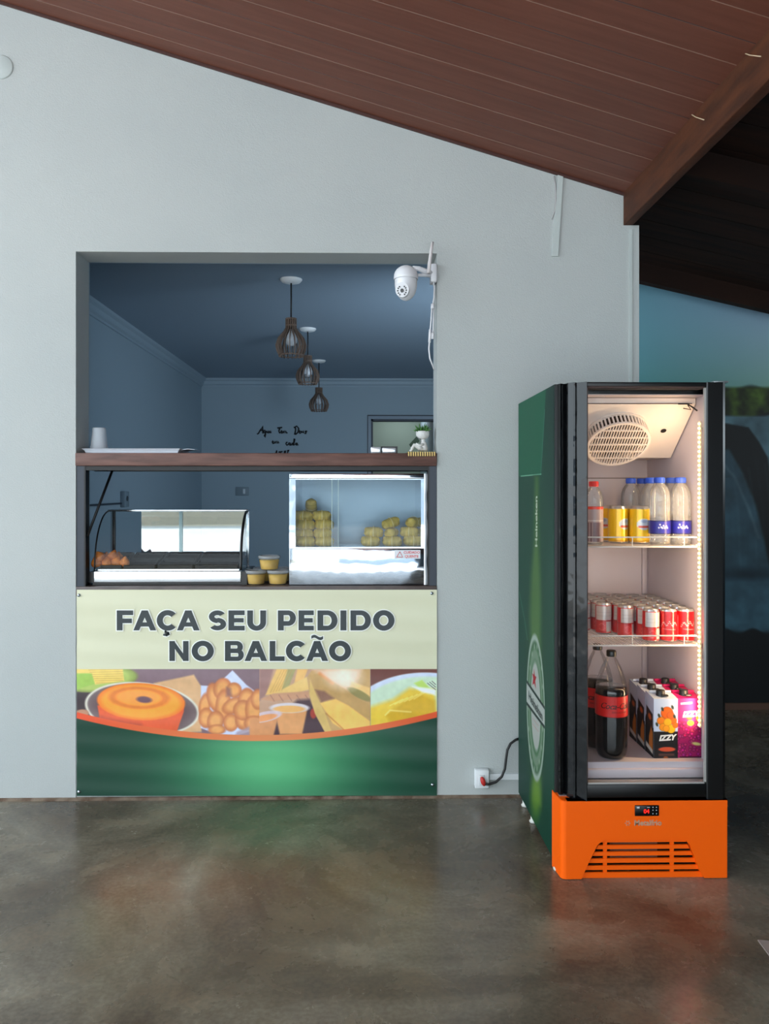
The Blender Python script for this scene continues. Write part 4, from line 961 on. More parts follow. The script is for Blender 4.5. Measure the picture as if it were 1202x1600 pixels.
def p_redlab(cv):
    cv.fill((170, 150, 150)); cv.a[cv.y > .92] = (220, 60, 40); nn = cv.noise(10, 8, 2); cv.a[(nn > .52) & (cv.y < .55) & (np.abs(cv.x) < 90)] = (110, 84, 90); cv.a[(np.abs(cv.y - .6) < .02)] = (200, 190, 190)
bottle('clear bottle with red cap and pale label at the left of the upper fridge shelf', (X(928, 2.87), 2.87, Z1 + .002), .0345, .237, redcap, p_redlab, None, .05, .60)
# two big cola bottles
cola = mat('cola', (10, 5, 4), .08, spec=.7, coat=.5)
def p_cola(cv): cv.fill((206, 34, 30)); cv.a[cv.y > .97] = (120, 18, 18); cv.a[cv.y < .02] = (120, 18, 18)
ZF = IF_ + .001
cprof = None
def big_cola(label, loc):
    r_, h = .0575, .388
    t_ = thing('cola_bottle', label, 'bottle', loc, 'large cola bottles at the bottom of the fridge')
    prof = [(0, .012), (.40, .004), (.62, .0), (.80, .008), (.92, .04), (.98, .085), (1, .12), (1, .38), (.985, .40), (.985, .595), (1, .61), (.98, .66), (.86, .74), (.62, .84), (.38, .91), (.26, .94), (.25, .985)]
    fillh = .66
    m = MB(); m.lathe([(a * r_, b * h) for a, b in prof], clear2, loc, 32); m.build('bottle_body', t_)
    pf = [(a * r_ * .97, b * h + .001) for a, b in prof if b <= fillh] + [(0, fillh * h)]
    m = MB(); m.lathe(pf, cola, loc, 32)
    m.build('drink', t_)
    m = MB(); m.lathe([(.30 * r_, .945 * h), (.31 * r_, .95 * h), (.31 * r_, .992 * h), (.27 * r_, h), (0, h)], blackcap, loc, 24); m.build('cap', t_)
    lb = lathe_sheet('bottle_label', [(r_ * 1.005, .402 * h), (r_ * 1.005, .598 * h)], 61, p_cola, printed('label_print', .35), t_, loc)
    m = MB(); zm = loc[2] + .505 * h; rr2 = r_ * 1.012
    def fnc(x, y): 
        g = R(-90) + x / rr2 * 1.0; return (loc[0] + rr2 * math.cos(g), loc[1] + rr2 * math.sin(g), zm + y)
    bl = mat('cola_letter_black', (16, 10, 10), .4)
    put_text(m, 'Coca-Cola', fnc, bl, size=.030, shear=.35, bold=.0003, spacing=.92)
    put_text(m, 'ZERO AÇÚCAR', lambda x, y: fnc(x + .012, y - .021), bl, size=.0085)
    m.build('label_lettering', t_)
    return t_
cb = big_cola('large dark cola bottle with red label, standing whole at the front of the bottom shelf', (X(955.5, 2.80), 2.80, ZF))
cc = dup(cb, (X(934, 2.915), 2.915, ZF), 'large dark cola bottle partly hidden behind the front cola bottle', R(-30))
# juice cartons
def carton(kind, label, x0, yf, group):
    wd_, dp, h = .0880, .082, .226
    x1 = x0 + wd_; y1 = yf + dp; z0 = ZF; z1 = z0 + h
    t_ = thing('juice_carton', label, 'carton', ((x0 + x1) / 2, (yf + y1) / 2, z0), group)
    pale = mat('carton_pale', (196, 206, 224), .4) if kind == 0 else mat('carton_magenta', (196, 20, 96), .4)
    m = MB(); zf_ = z1 - .010
    m.add([(x0, yf, z0), (x1, yf, z0), (x1, y1, z0), (x0, y1, z0), (x0, yf, zf_), (x1, yf, zf_), (x1, y1, z1), (x0, y1, z1)], [(0, 3, 2, 1), (4, 5, 6, 7), (1, 2, 6, 5), (2, 3, 7, 6), (0, 1, 5, 4), (3, 0, 4, 7)], pale)
    m.box((x0 + .004, y1 - .03, z1 - .001), (x1 - .004, y1 - .026, z1 + .006), pale)
    m.build('carton_body', t_)
    # front print
    cv = Canvas(0, 1, 1, 0, 70, 170)       # x 0..1, y 0..1 (up)
    def common(cv):
        if kind == 0:
            cv.fill((190, 206, 232)); cv.poly([(-.1, -.1), (1.1, -.1), (1.1, .43), (-.1, .43)], (30, 28, 30), .006)
        else:
            cv.fill((206, 22, 104)); cv.poly([(-.1, -.1), (1.1, -.1), (1.1, .62), (-.1, .62)], (150, 20, 90), .03)
    common(cv); cv.y = cv.y * 2.57      # aspect
    if kind == 0:
        cv.poly([(-.1, -.1), (1.1, -.1), (1.1, 1.15), (-.1, 1.15)], (30, 28, 30), .02)
        for (a, b, r1, c1) in ((.55, 1.95, .26, (226, 100, 24)), (.30, 1.62, .17, (236, 130, 30)), (.80, 1.62, .16, (226, 104, 30)), (.70, 1.85, .16, (214, 96, 34)), (.38, 1.34, .16, (244, 150, 30)), (.58, 1.55, .17, (250, 176, 34)), (.72, 1.26, .18, (252, 186, 30)), (.90, 1.42, .12, (226, 110, 30)), (.52, 1.28, .14, (246, 160, 36))):
            cv.ell(a, b, r1, r1 * 1.05, c1, 0, .03, edge=tuple(int(v * .78) for v in c1))
        for (a, b) in ((.36, 2.12), (.78, 2.20), (.22, 1.84), (.86, 1.80), (.13, 1.46)): cv.ell(a, b, .05, .09, (52, 60, 50), 20, .03)
        cv.ell(.55, .38, .35, .10, (214, 84, 52), 0, .03); cv.poly([(.2, .10), (.85, .10), (.85, .20), (.2, .20)], (84, 56, 50), .03); cv.ell(.5, .02, .1, .06, (150, 80, 44), 0, .03)
    else:
        rg = np.random.RandomState(5)
        for k in range(95):
            a, b = rg.rand() * 1.05, rg.rand() * 1.5 + .02; c1 = (150 + rg.randint(60), 20 + rg.randint(40), 96 + rg.randint(40)); cv.ell(a, b, .075, .075, c1, 0, .03, edge=(96, 10, 60), ek=.4)
        cv.ell(.55, 1.50, .14, .12, (150, 160, 40), 0, .04); cv.ell(.50, 1.72, .12, .08, (60, 70, 24), 0, .05); cv.ell(.80, .6, .2, .07, (200, 196, 120), -10, .05); cv.ell(.92, 1.72, .14, .16, (250, 170, 60), 0, .06)
        cv.poly([(.14, 2.30), (.62, 2.34), (.62, 2.42), (.14, 2.38)], (236, 200, 214), .03)
        cv.poly([(.1, .0), (1, .0), (1, .06), (.1, .06)], (60, 10, 40), .03)
    U = np.meshgrid(np.linspace(0, 1, 70), np.linspace(1, 0, 170))
    def fn(x, y): return np.stack([x0 + (x1 - x0) * U[0].ravel(), np.full(x.shape, yf - .0006), z0 + (zf_ - z0) * U[1].ravel()], -1)
    cv.sheet('front_print', fn, printed('carton_print', .62, .3), t_)
    m = MB(); put_text(m, 'IZZY', lambda x, y: ((x0 + x1) / 2 + .004 + x, yf - .0014, (z0 + h * .325 if kind == 0 else z0 + h * .70) + y + x * .06), mat('carton_lettering', (240, 240, 236), .4), size=.027, shear=.25, bold=.0016)
    m.build('lettering', t_)
    # side print
    cv = Canvas(0, 1, 1, 0, 40, 100)
    if kind == 0:
        cv.fill((176, 190, 210)); cv.poly([(-.1, -.1), (1.1, -.1), (1.1, .50), (.5, .50), (.45, .62), (.1, .62), (-.1, .48)], (32, 30, 32), .01); cv.poly([(.15, .48), (.9, .48), (.9, .72), (.15, .78)], (44, 34, 34), .02); cv.ell(.55, .64, .2, .05, (190, 90, 40), 0, .03)
        cv.poly([(.45, .10), (.9, .10), (.9, .42), (.7, .50), (.45, .3)], (190, 110, 44), .05); cv.poly([(.1, .10), (.9, .05), (.9, .12), (.1, .18)], (200, 196, 190), .02)
    else: cv.fill((170, 24, 90))
    U2 = np.meshgrid(np.linspace(0, 1, 40), np.linspace(1, 0, 100))
    def fn(x, y): 
        s_ = U2[0].ravel(); return np.stack([np.full(x.shape, x0 - .0006), y1 + (yf - y1) * s_, z0 + ((z1 + (zf_ - z1) * s_) - z0) * U2[1].ravel()], -1)
    cv.sheet('side_print', fn, printed('carton_print', .62, .3), t_)
    m = MB(); cx, cy = (x0 + x1) / 2 - .006, yf + .034; zc2 = zf_ + .010 * .034 / dp
    m.lathe([(.017, -.002), (.017, .004), (.0155, .006), (.0155, .017), (.013, .019), (0, .019)], mat('carton_cap', (34, 34, 36), .4), (cx, cy, zc2), 20); m.box((cx - .004, cy - .026, zc2 + .001), (cx + .02, cy - .012, zc2 + .007), mat('carton_cap', (34, 34, 36)), .002)
    m.build('cap', t_)
    return t_
def cgroup(kind, x0, n_, y0, labs, group):
    a = carton(kind, labs[0], x0, y0, group)
    for k in range(1, n_): dup(a, (a.location.x, a.location.y + k * .0855, a.location.z), labs[k])
cgroup(0, X(1021.8, 2.775), 3, 2.775, ['orange-fruit juice carton with pale top, front of its row on the bottom shelf', 'pale-topped juice carton, second of the row left of the magenta cartons', 'pale-topped juice carton, farthest back of the row left of the magenta cartons'], 'pale-topped juice cartons on the bottom fridge shelf')
cgroup(1, IRr - .0915, 3, 2.778, ['magenta grape juice carton, front of its row beside the fridge lamp strip', 'magenta juice carton, second in the row at the right of the bottom shelf', 'magenta juice carton, farthest back in the row at the right of the bottom shelf'], 'magenta juice cartons on the bottom fridge shelf')

# ================================================================ OUTSIDE, BEHIND THE CAMERA (seen only in reflections)
m = MB(); m.add([(-60, -60, -.03), (60, -60, -.03), (60, -1.3, -.03), (-60, -1.3, -.03), (-60, 6, -.03), (-7, 6, -.03), (-7, -1.3, -.03), (6.2, 6, -.03), (60, 6, -.03), (6.2, -1.3, -.03)], [(0, 1, 2, 3), (3, 6, 5, 4), (9, 2, 8, 7)], mat('street', (166, 170, 174), .9, var=(.25, (186, 190, 192), 4))); struct(m, 'ground')  # pale paving carried in under the roof edge to bounce light inside
m = MB(); m.box((-30, -22, -.03), (-3.2, -21.6, 2.6), mat('street_wall', (216, 202, 176), .9)); m.box((-3.2, -24, -.03), (14, -23.6, 3.0), mat('street_wall_grey', (150, 160, 170), .9)); struct(m, 'wall_street')
m = MB(); pw = mat('gate_white', (232, 236, 238), .5)
for x in (-3.7, 2.9): m.box((x - .09, -3.5, 0), (x + .09, -3.32, roof_z(min(x, 1.1)) if x < 1 else 2.5), mat('post_grey', (96, 104, 110), .7))
struct(m, 'trim_4')

# ================================================================ SHELF, FRAME AND WORKTOP OF THE HATCH
steel_dark = mat('frame_steel_dark', (52, 58, 68), .45, .2); steel_black = mat('frame_black', (12, 13, 16), .5)
shelfwood = mat('shelf_wood', (112, 76, 66), .55, bump=(30, .2, .004), var=(7, (82, 52, 44), 7, (1, 1, 9)))
SY0 = D0 - .012; SZ1, SZ0 = Z(708, SY0), Z(728, SY0)
m = MB(); m.box((XL + .001, SY0, SZ0), (XR - .001, SY0 + .27, SZ1), shelfwood, .003)
tag(m.build('shelf_board'), 'brown wooden board spanning the hatch above the glass cases', 'shelf')
fz = thing('hatch_frame', 'dark steel frame under the brown shelf board inside the hatch', 'frame', (XL, D0 + .03, ZC))
m = MB(); m.box((XL + .002, D0 + .004, ZC), (X(132, D0 + .01), D0 + .012, SZ0), steel_dark); m.box((X(132, D0 + .01), D0 + .004, ZC), (X(134.5, D0 + .01), D0 + .05, SZ0), steel_black); m.build('post', fz)
m = MB(); m.box((X(671, D0 + .01), D0 + .004, ZC), (XR - .002, D0 + .012, SZ0), steel_dark); m.box((X(668.5, D0 + .01), D0 + .004, ZC), (X(671, D0 + .01), D0 + .05, SZ0), steel_black); m.build('post', fz)
m = MB(); m.box((XL + .004, D0 + .006, Z(735, D0 + .006)), (XR - .004, D0 + .03, SZ0 - .0005), steel_black); m.build('rail', fz)
m = MB(); m.box((XL + .004, D0 + .22, Z(735, D0 + .006)), (XR - .004, D0 + .245, SZ0 - .0005), steel_black); m.build('rail', fz)
for x0, x1 in ((X(134, D0), X(140, D0)), (X(664, D0), X(668, D0))):
    m = MB(); m.box((x0, D0 + .03, Z(735, D0 + .006)), (x1, D0 + .22, SZ0 - .0005), steel_black); m.build('rail', fz)
m = MB(); m.tube([P(136.5, 838, D0 + .02), P(176, 734, D0 + .14)], .0062, steel_black, 8); m.build('brace', fz)
worktop = mat('worktop', (92, 78, 74), .35, var=(12, (70, 58, 54), 5))
m = MB(); m.box((XL + .001, D0 - .004, ZC - .042), (XR - .001, D0 + .52, ZC), worktop, .002)
tag(m.build('worktop'), 'narrow brown worktop at the foot of the hatch carrying both glass cases', 'counter')

# ================================================================ CURVED GLASS HOT CASE
chrome = mat('chrome', (215, 222, 228), .16, 1); shiny = mat('bright_steel', (236, 240, 244), .22, .85, emit=None)
cglass = glassy('case_glass', (246, 250, 250), .45, .01, .0); trimblack = mat('case_black_trim', (16, 15, 15), .35)
case = thing('hot_display_case', 'curved glass hot food case with bright steel base at the left of the worktop', 'display case', P(260, 915, 3.55))
ya, yb2 = D0 + .035, D0 + .30
xa_, xb_ = X(146, ya), X(376.5, ya); zb_, zt_ = Z(892, ya), Z(797.5, yb2 - .01)
m = MB(); m.box((xa_ - .004, ya + .004, ZC + .001), (xb_ + .026, yb2, ZC + .012), trimblack); m.box((xb_ + .0005, ya + .006, ZC + .012), (xb_ + .026, yb2, zb_ - .004), trimblack); m.box((xa_ - .026, ya + .006, ZC + .012), (xa_ - .0005, yb2, zb_ - .004), trimblack); m.build('plinth', case)
m = MB(); m.box((xa_, ya, ZC + .013), (xb_, ya + .05, zb_), shiny, .003); m.build('front_panel', case)
m = MB(); m.box((xa_ - .02, ya + .05, zb_ - .03), (xb_ + .02, yb2, zb_ - .006), chrome); m.build('case_floor', case)
cur = []; N = 18
for k in range(N + 1):
    t = R(90) * k / N; cur.append((ya + .008 + .195 * (1 - math.cos(t)), zb_ + .002 + (zt_ - zb_ - .004) * math.sin(t)))
gl = MB(); xL_, xR_ = xa_ + .001, xb_ - .001
gl.add([(x, y, z) for (y, z) in cur for x in (xL_, xR_)], [(2 * k, 2 * k + 1, 2 * k + 3, 2 * k + 2) for k in range(N)], cglass, True); gl.build('curved_glass', case)
for x in (xL_ + .003, xR_ - .003):
    g2 = MB(); pts = [(x, y, z) for y, z in cur] + [(x, yb2 - .006, zt_), (x, yb2 - .006, zb_)]; g2.add(pts, [tuple(range(len(pts)))], cglass); g2.build('end_glass', case)
for x, rr3, mm in ((xL_ + .001, .0035, trimblack), (xR_ - .001, .0062, trimblack)):
    g2 = MB(); g2.tube([(x, y - .0, z) for y, z in cur], rr3, mm, 8); g2.build('arch_trim', case)
m = MB(); m.box((xL_ - .004, cur[-1][0] - .004, zt_ - .003), (xR_ + .004, yb2, zt_ + .006), chrome, .002); m.build('top_rail', case)
for x in (xL_ + .004, xR_ - .010):
    m = MB(); m.box((x - .004, yb2 - .012, zb_ - .005), (x + .010, yb2 - .002, zt_), chrome if x > -.8 else trimblack, .001); m.build('corner_post', case)
mir = glassy('mirror_glass', (200, 210, 215), 9.0, .02, .0, ior=1.6)
xs1 = X(222, yb2); xs2 = X(284, yb2)
m = MB(); m.add([(xs1, yb2 - .010, zb_), (xs2, yb2 - .010, zb_), (xs2, yb2 - .010, zt_ - .004), (xs1, yb2 - .010, zt_ - .004)], [(0, 1, 2, 3)], mir); m.build('sliding_glass', case)
m = MB(); m.add([(xs2, yb2 - .007, zb_), (xR_ - .006, yb2 - .007, zb_), (xR_ - .006, yb2 - .007, zt_ - .004), (xs2, yb2 - .007, zt_ - .004)], [(0, 1, 2, 3)], mir); m.build('sliding_glass', case)
m = MB(); m.box((xs2 - .009, yb2 - .014, zb_), (xs2 + .006, yb2 - .008, zt_ - .004), mat('glass_handle_strip', (196, 222, 226), .3)); m.build('glass_edge_strip', case)
# tilted tray deck with black pans
yd0, yd1, zd0, zd1 = ya + .03, yb2 - .02, zb_ + .006, zb_ + .050
zdk = lambda y: zd0 + (y - yd0) / (yd1 - yd0) * (zd1 - zd0)
m = MB(); m.prism([(yd0, zd0 - .006), (yd1, zd1 - .006), (yd1, zd1), (yd0, zd0)], chrome, 'x', xL_ + .008, xR_ - .012); m.build('tray_deck', case)
panm = mat('pan_black', (16, 16, 20), .45, spec=.25); 
px_edges = [xL_ + .012, X(196, 3.5), X(248, 3.5), X(306, 3.5), xR_ - .016]
for rw, (y0, y1) in enumerate(((yd0 + .004, (yd0 + yd1) / 2 - .006), ((yd0 + yd1) / 2 + .006, yd1 - .004))):
    for x0, x1 in zip(px_edges[:-1], px_edges[1:]):
        m = MB(); x0 += .006; x1 -= .006; r_ = .004; h_ = .016
        c = [(x0, y0), (x1, y0), (x1, y1), (x0, y1)]; ci = [(x0 + r_, y0 + r_), (x1 - r_, y0 + r_), (x1 - r_, y1 - r_), (x0 + r_, y1 - r_)]
        vs = [(x, y, zdk(y) + .0006) for x, y in c] + [(x, y, zdk(y) + h_) for x, y in c] + [(x, y, zdk(y) + h_) for x, y in ci] + [(x, y, zdk(y) + .003) for x, y in ci]
        fs = []
        for i in range(4):
            j = (i + 1) % 4; fs += [(i, j, 4 + j, 4 + i), (4 + i, 4 + j, 8 + j, 8 + i), (8 + i, 8 + j, 12 + j, 12 + i)]
        fs.append((12, 13, 14, 15)); m.add(vs, fs, panm); m.build('food_pan', case)
# fried dumplings
fry = mat('fried_crust', (226, 132, 44), .6, bump=(90, .5, .006), var=(40, (172, 88, 28), 5))
def dumpling_mesh():
    m = MB(); pr_ = [(0, 0), (.014, .001), (.023, .008), (.0255, .018), (.021, .030), (.012, .041), (.005, .050), (0, .054)]
    m.lathe(pr_, fry, (0, 0, 0), 18); return m.build('fried_dumpling')
fd = None
dps = [(153, 3.47, 0, 'leftmost at the front'), (167, 3.475, 0, 'second from the left at the front'), (181, 3.48, 0, 'third from the left at the front'), (194, 3.485, 0, 'rightmost at the front of the pile'), (160, 3.475, .028, 'left one on top of the pile'), (175, 3.482, .028, 'right one on top of the pile'), (165, 3.53, 0, 'left one in the back row'), (186, 3.53, 0, 'right one in the back row')]
for i, (px, y, dz, w_) in enumerate(dps):
    z = zdk(y) + .004 + dz; lab = 'golden fried dumpling in the curved glass case, ' + w_
    if i == 0: fd = dumpling_mesh(); o = tag(fd, lab, 'dumpling', 'fried dumplings in the curved glass case')
    else: o = fd.copy(); C.objects.link(o); o['label'] = lab
    o.location = (X(px, y), y, z); o.rotation_euler = (R([8, -10, 20, -16, 30, -25, 10, -8][i]), R([-12, 8, 14, -10, 20, -14, 6, 12][i]), i * 1.1); s_ = [1, .95, 1.05, .9, 1, .95, 1, 1][i]; o.scale = (s_, s_, s_)

# ================================================================ CUPS OF YELLOW CREAM
cream = mat('yellow_cream', (232, 190, 62), .4, sub=0); cupclear = glassy('cup_clear', (248, 248, 246), .8, .05, .10, (235, 236, 232), 1.4); lidm = glassy('lid_clear', (240, 242, 244), 1.0, .08, .42, (205, 208, 210), 1.45)
def cup(loc, label):
    t_ = thing('cream_cup', label, 'cup', loc, 'lidded cups of yellow cream on the worktop')
    m = MB(); m.lathe([(0, .001), (.036, .001), (.0385, .004), (.0465, .052), (.0475, .055)], cupclear, loc, 32); m.build('cup_body', t_)
    m = MB(); m.lathe([(0, .003), (.0365, .003), (.0378, .005), (.0445, .044), (.040, .0455), (0, .045)], cream, loc, 32); m.build('cream', t_)
    m = MB(); m.lathe([(.0478, .050), (.0500, .051), (.0500, .060), (.0485, .063), (.040, .063), (.038, .059), (0, .059)], lidm, loc, 32); m.build('lid', t_)
    return t_
c0 = cup((X(400, 3.455), 3.455, ZC + .001), 'lidded cup of yellow cream at the lower left, beside the curved glass case')
for (px, y, lv, lab) in ((434.5, 3.455, 0, 'lidded cup of yellow cream at the lower right, against the food warmer'), (421, 3.47, 1, 'lidded cup of yellow cream standing on top of the other cups'), (412, 3.565, 0, 'lidded cup of yellow cream behind the lower left cup'), (441, 3.565, 0, 'lidded cup of yellow cream behind the lower right cup')):
    dup(c0, (X(px, y), y, ZC + .001 + lv * .0635), lab)

# ================================================================ STAINLESS FOOD WARMER
mirror = mat('polished_steel', (206, 214, 224), .07, 1, bump=(3.2, .16, .05)); msoft = mat('warmer_inside_steel', (126, 144, 158), .32, .6)
wf = thing('food_warmer', 'polished steel food warmer with glass front at the right of the worktop', 'food warmer', P(560, 915, 3.6))
y0, y1 = D0 + .015, D0 + .40
wx0, wx1, wz0, wz1 = X(452, y0), X(667, y0), ZC + .003, Z(740, y0)
ix0, ix1, iz0, iz1 = X(462, y0), X(658, y0), Z(857, y0), Z(748, y0)
m = MB()
m.box((wx0, y0, wz0), (wx1, y1, iz0), mirror, .002); m.build('lower_body', wf)
m = MB(); m.box((wx0, y0, iz0), (ix0, y1, iz1), mirror); m.build('side_panel', wf)
m = MB(); m.box((ix1, y0, iz0), (wx1, y1, iz1), mirror); m.build('side_panel', wf)
m = MB(); m.box((wx0, y0, iz1), (wx1, y1, wz1), mirror, .002); m.build('top_panel', wf)
m = MB(); m.box((ix0, y1 - .012, iz0), (ix1, y1 - .004, iz1), msoft); m.build('back_panel', wf)
m = MB(); m.box((ix0, y0 + .005, iz0 - .0), (ix1, y0 + .012, iz0 + .006), chrome); m.box((ix0, y0 + .002, iz1 - .004), (ix1, y0 + .012, iz1), chrome); m.build('glass_track', wf)
wg = glassy('warmer_glass', (246, 250, 250), .8, .01, .02, (200, 212, 214))
xm = X(529, y0)
m = MB(); m.add([(ix0, y0 + .004, iz0 + .004), (xm, y0 + .004, iz0 + .004), (xm, y0 + .004, iz1), (ix0, y0 + .004, iz1)], [(0, 1, 2, 3)], wg); m.build('sliding_glass', wf)
m = MB(); xm2 = X(519, y0); m.add([(xm2, y0 + .010, iz0 + .004), (ix1, y0 + .010, iz0 + .004), (ix1, y0 + .010, iz1), (xm2, y0 + .010, iz1)], [(0, 1, 2, 3)], wg); m.build('sliding_glass', wf)
for x in (xm, xm2): m = MB(); m.box((x - .002, y0 + .003, iz0 + .004), (x + .0005, y0 + .011, iz1), mat('glass_cut_edge', (170, 190, 188), .3)); m.build('glass_edge', wf)
# peeling protective film on the right edge
film = mat('protective_film', (226, 230, 236), .2, .5); m = MB(); vs = []; N = 40
for k in range(N + 1):
    z = wz0 + (wz1 - wz0) * k / N; o_ = .005 + .006 * math.sin(k * .55) * math.sin(k * .21 + .5); vs += [(wx1 - .012, y0 - .0012, z), (wx1 + o_ * .5, y0 - .003, z), (wx1 + max(.001, o_), y0 + .012, z)]
fs = []
for k in range(N): fs += [(3 * k, 3 * k + 1, 3 * k + 4, 3 * k + 3), (3 * k + 1, 3 * k + 2, 3 * k + 5, 3 * k + 4)]
m.add(vs, fs, film, True); m.build('protective_film', wf)
m = MB(); sw = mat('sticker_white', (226, 230, 236), .4); sr = mat('sticker_red', (220, 60, 60), .4); ys_ = y0 - .0015
m.add([P(616.5, 873, ys_), P(657, 873, ys_), P(657, 859.5, ys_), P(616.5, 859.5, ys_)], [(0, 1, 2, 3)], sw); stk = m.build('warning_sticker', wf)
m = MB(); ys2 = ys_ - .0008
for a, b2 in (((620, 870.5), (625, 862)), ((625, 862), (629.5, 870.5)), ((629.5, 870.5), (620, 870.5))):
    m.tube([P(*a, ys2), P(*b2, ys2)], .0011, sr, 4)
m.build('warning_triangle', stk)
for wd_, py in (('CUIDADO', 863.3), ('QUENTE', 869.6)):
    m = MB(); cc_ = P(643.5, py, ys2); put_text(m, wd_, lambda x, y: (cc_.x + x, ys2, cc_.z + y), sr, size=.0155, bold=.0003); m.build('sticker_word', stk)
# husk-wrapped corn parcels
husk = mat('corn_husk', (224, 194, 80), .55, bump=(50, .35, .006), var=(18, (176, 152, 58), 5, (6, 1, 1))); band = mat('husk_tie', (232, 214, 140), .5)
def parcel():
    t_ = thing('corn_parcel', 'x', 'food', (0, 0, 0), 'corn husk parcels in the food warmer')
    m = MB(); n_, s_ = 15, 20; vs = []
    for i in range(n_ + 1):
        u = i / n_; x = (u - .5) * .084; e = max(0, 1 - abs(2 * u - 1) ** 3.2) ** .5; rr4 = .016 + .011 * e - (.009 if i in (0, n_) else 0)
        ry_ = rr4 * (1.0 - .05 * (i == 7 or i == 8)) ; rz_ = rr4 * .86
        for k in range(s_):
            g = 2 * math.pi * k / s_; w_ = 1 + .045 * (k % 2) ; vs.append((x + .003 * math.sin(3 * g), ry_ * w_ * math.cos(g), .024 + rz_ * w_ * math.sin(g)))
    fs = [(i * s_ + k, (i + 1) * s_ + k, (i + 1) * s_ + (k + 1) % s_, i * s_ + (k + 1) % s_) for i in range(n_) for k in range(s_)] + [tuple(range(s_)), tuple(reversed(range(n_ * s_, (n_ + 1) * s_)))]
    m.add(vs, fs, husk, True); m.build('husk', t_)
    m = MB(); m.lathe([(.0275, -.002), (.0285, 0), (.0275, .002)], band, (0, 0, .024), 20, axis='x'); m.build('tie', t_)
    return t_
pz = iz0 + .0015; pa = parcel(); firstp = [True]
def place_parcel(px, py, d, rz, lab, ry=0):
    l = P(px, py, d); l.z = max(l.z - .024, pz)
    lab = 'corn husk parcel in the food warmer, ' + lab
    if firstp[0]: pa.location = l; pa.rotation_euler = (0, R(ry), R(rz)); pa['label'] = lab; firstp[0] = False; return
    c = dup(pa, l, lab); c.rotation_euler = (0, R(ry), R(rz))
for a in ((579, 846.5, 3.50, 4, 'right pile, bottom left'), (613, 846.5, 3.50, -6, 'right pile, bottom centre'), (645, 846.5, 3.53, 8, 'right pile, bottom right'), (584, 831.5, 3.51, -5, 'right pile, middle row left'), (612, 832.5, 3.53, 70, 'right pile, middle row centre, seen end on'), (640, 831, 3.54, -12, 'right pile, middle row right'), (613, 817, 3.55, 20, 'right pile, top left', -18), (646, 816, 3.55, 60, 'right pile, top right'),
          (478, 849, 3.50, 3, 'left pile, bottom row left'), (507, 849, 3.51, -5, 'left pile, bottom row right'), (476, 834.5, 3.52, -4, 'left pile, second row left'), (505, 834, 3.52, 6, 'left pile, second row right'), (478, 820, 3.53, 5, 'left pile, third row left'), (507, 819.5, 3.53, -4, 'left pile, third row right'), (475, 806, 3.54, -8, 'left pile, top row left'), (503, 806, 3.54, 5, 'left pile, top row right')):
    place_parcel(*a)
place_parcel(486, 789, 3.60, 90, 'left pile, standing on end above the top row', 62)

# ================================================================ ON THE BROWN SHELF
tray_m = mat('white_tray', (226, 234, 244), .35)
m = MB(); tx0, tx1, ty0, ty1, tz = X(136, 3.44), X(279, 3.44), 3.425, 3.60, SZ1
def loopz(g, z): return [(tx0 - g, ty0 - g, z), (tx1 + g, ty0 - g, z), (tx1 + g, ty1 + g, z), (tx0 - g, ty1 + g, z)]
vs = loopz(0, tz + .001) + loopz(.004, tz + .012) + loopz(.014, tz + .021) + loopz(.011, tz + .022) + loopz(.001, tz + .014) + loopz(-.002, tz + .004)
fs = [(0, 3, 2, 1)]
for l in range(5):
    for i in range(4): j = (i + 1) % 4; fs.append((4 * l + i, 4 * l + j, 4 * l + 4 + j, 4 * l + 4 + i))
fs.append((20, 21, 22, 23)); m.add(vs, fs, tray_m)
m.prism([(tx1 + .006, tz + .019), (tx1 + .035, tz + .023), (tx1 + .068, tz + .020), (tx1 + .068, tz + .018), (tx1 + .035, tz + .0205), (tx1 + .008, tz + .016)], tray_m, 'y', ty0 + .03, ty1 - .03)
tag(m.build('serving_tray'), 'long shallow white tray on the brown shelf at its left end', 'tray')
cm = mat('plastic_cup_white', (208, 218, 226), .4)
cl = (X(155, 3.50), 3.50, tz + .005)
cs_ = None
for k in range(3):
    z = cl[2] + .005 * k + .0005
    m = MB(); h_ = .104; m.lathe([(.0405, 0), (.0425, .001), (.0425, .004), (.0395, .006), (.0385, .020), (.0365, .022), (.0290, h_ - .006), (.0275, h_), (.0255, h_ - .001), (0, h_ - .003)], cm, (cl[0], cl[1], z), 32)
    m.lathe([(.0395, .001), (.0375, .006), (.028, h_ - .008), (0, h_ - .009)], cm, (cl[0], cl[1], z), 32)
    tag(m.build('plastic_cup'), ['upside-down white plastic cup, lowest of the nested stack on the white tray', 'upside-down white plastic cup, middle of the nested stack on the white tray', 'upside-down white plastic cup, outermost and top of the nested stack on the tray'][k], 'cup', 'nested white plastic cups on the tray')
# bamboo mat over the shelf edge
bam = mat('bamboo_slat', (226, 194, 120), .5); bamd = mat('bamboo_thread', (60, 40, 28), .7)
mt = thing('bamboo_mat', 'small striped bamboo mat lying over the shelf edge under the white figure', 'mat', (X(658, SY0), SY0, SZ1))
xm0, xm1 = X(637, SY0), X(681, SY0); n_ = 12; wd_ = (xm1 - xm0) / n_
m = MB(); m.box((xm0, SY0 - .0025, SZ1 - .011), (xm1, SY0 - .0005, SZ1 + .004), bamd); m.box((xm0, SY0 - .0005, SZ1 + .0008), (xm1, SY0 + .12, SZ1 + .003), bamd); m.build('backing', mt)
for k in range(n_):
    x = xm0 + wd_ * (k + .22); m = MB(); m.box((x, SY0 - .005, SZ1 - .013), (x + wd_ * .56, SY0 - .0027, SZ1 + .0062), bam, .001); m.box((x, SY0 - .0027, SZ1 + .0032), (x + wd_ * .56, SY0 + .12, SZ1 + .0062), bam, .001); m.build('slat', mt)
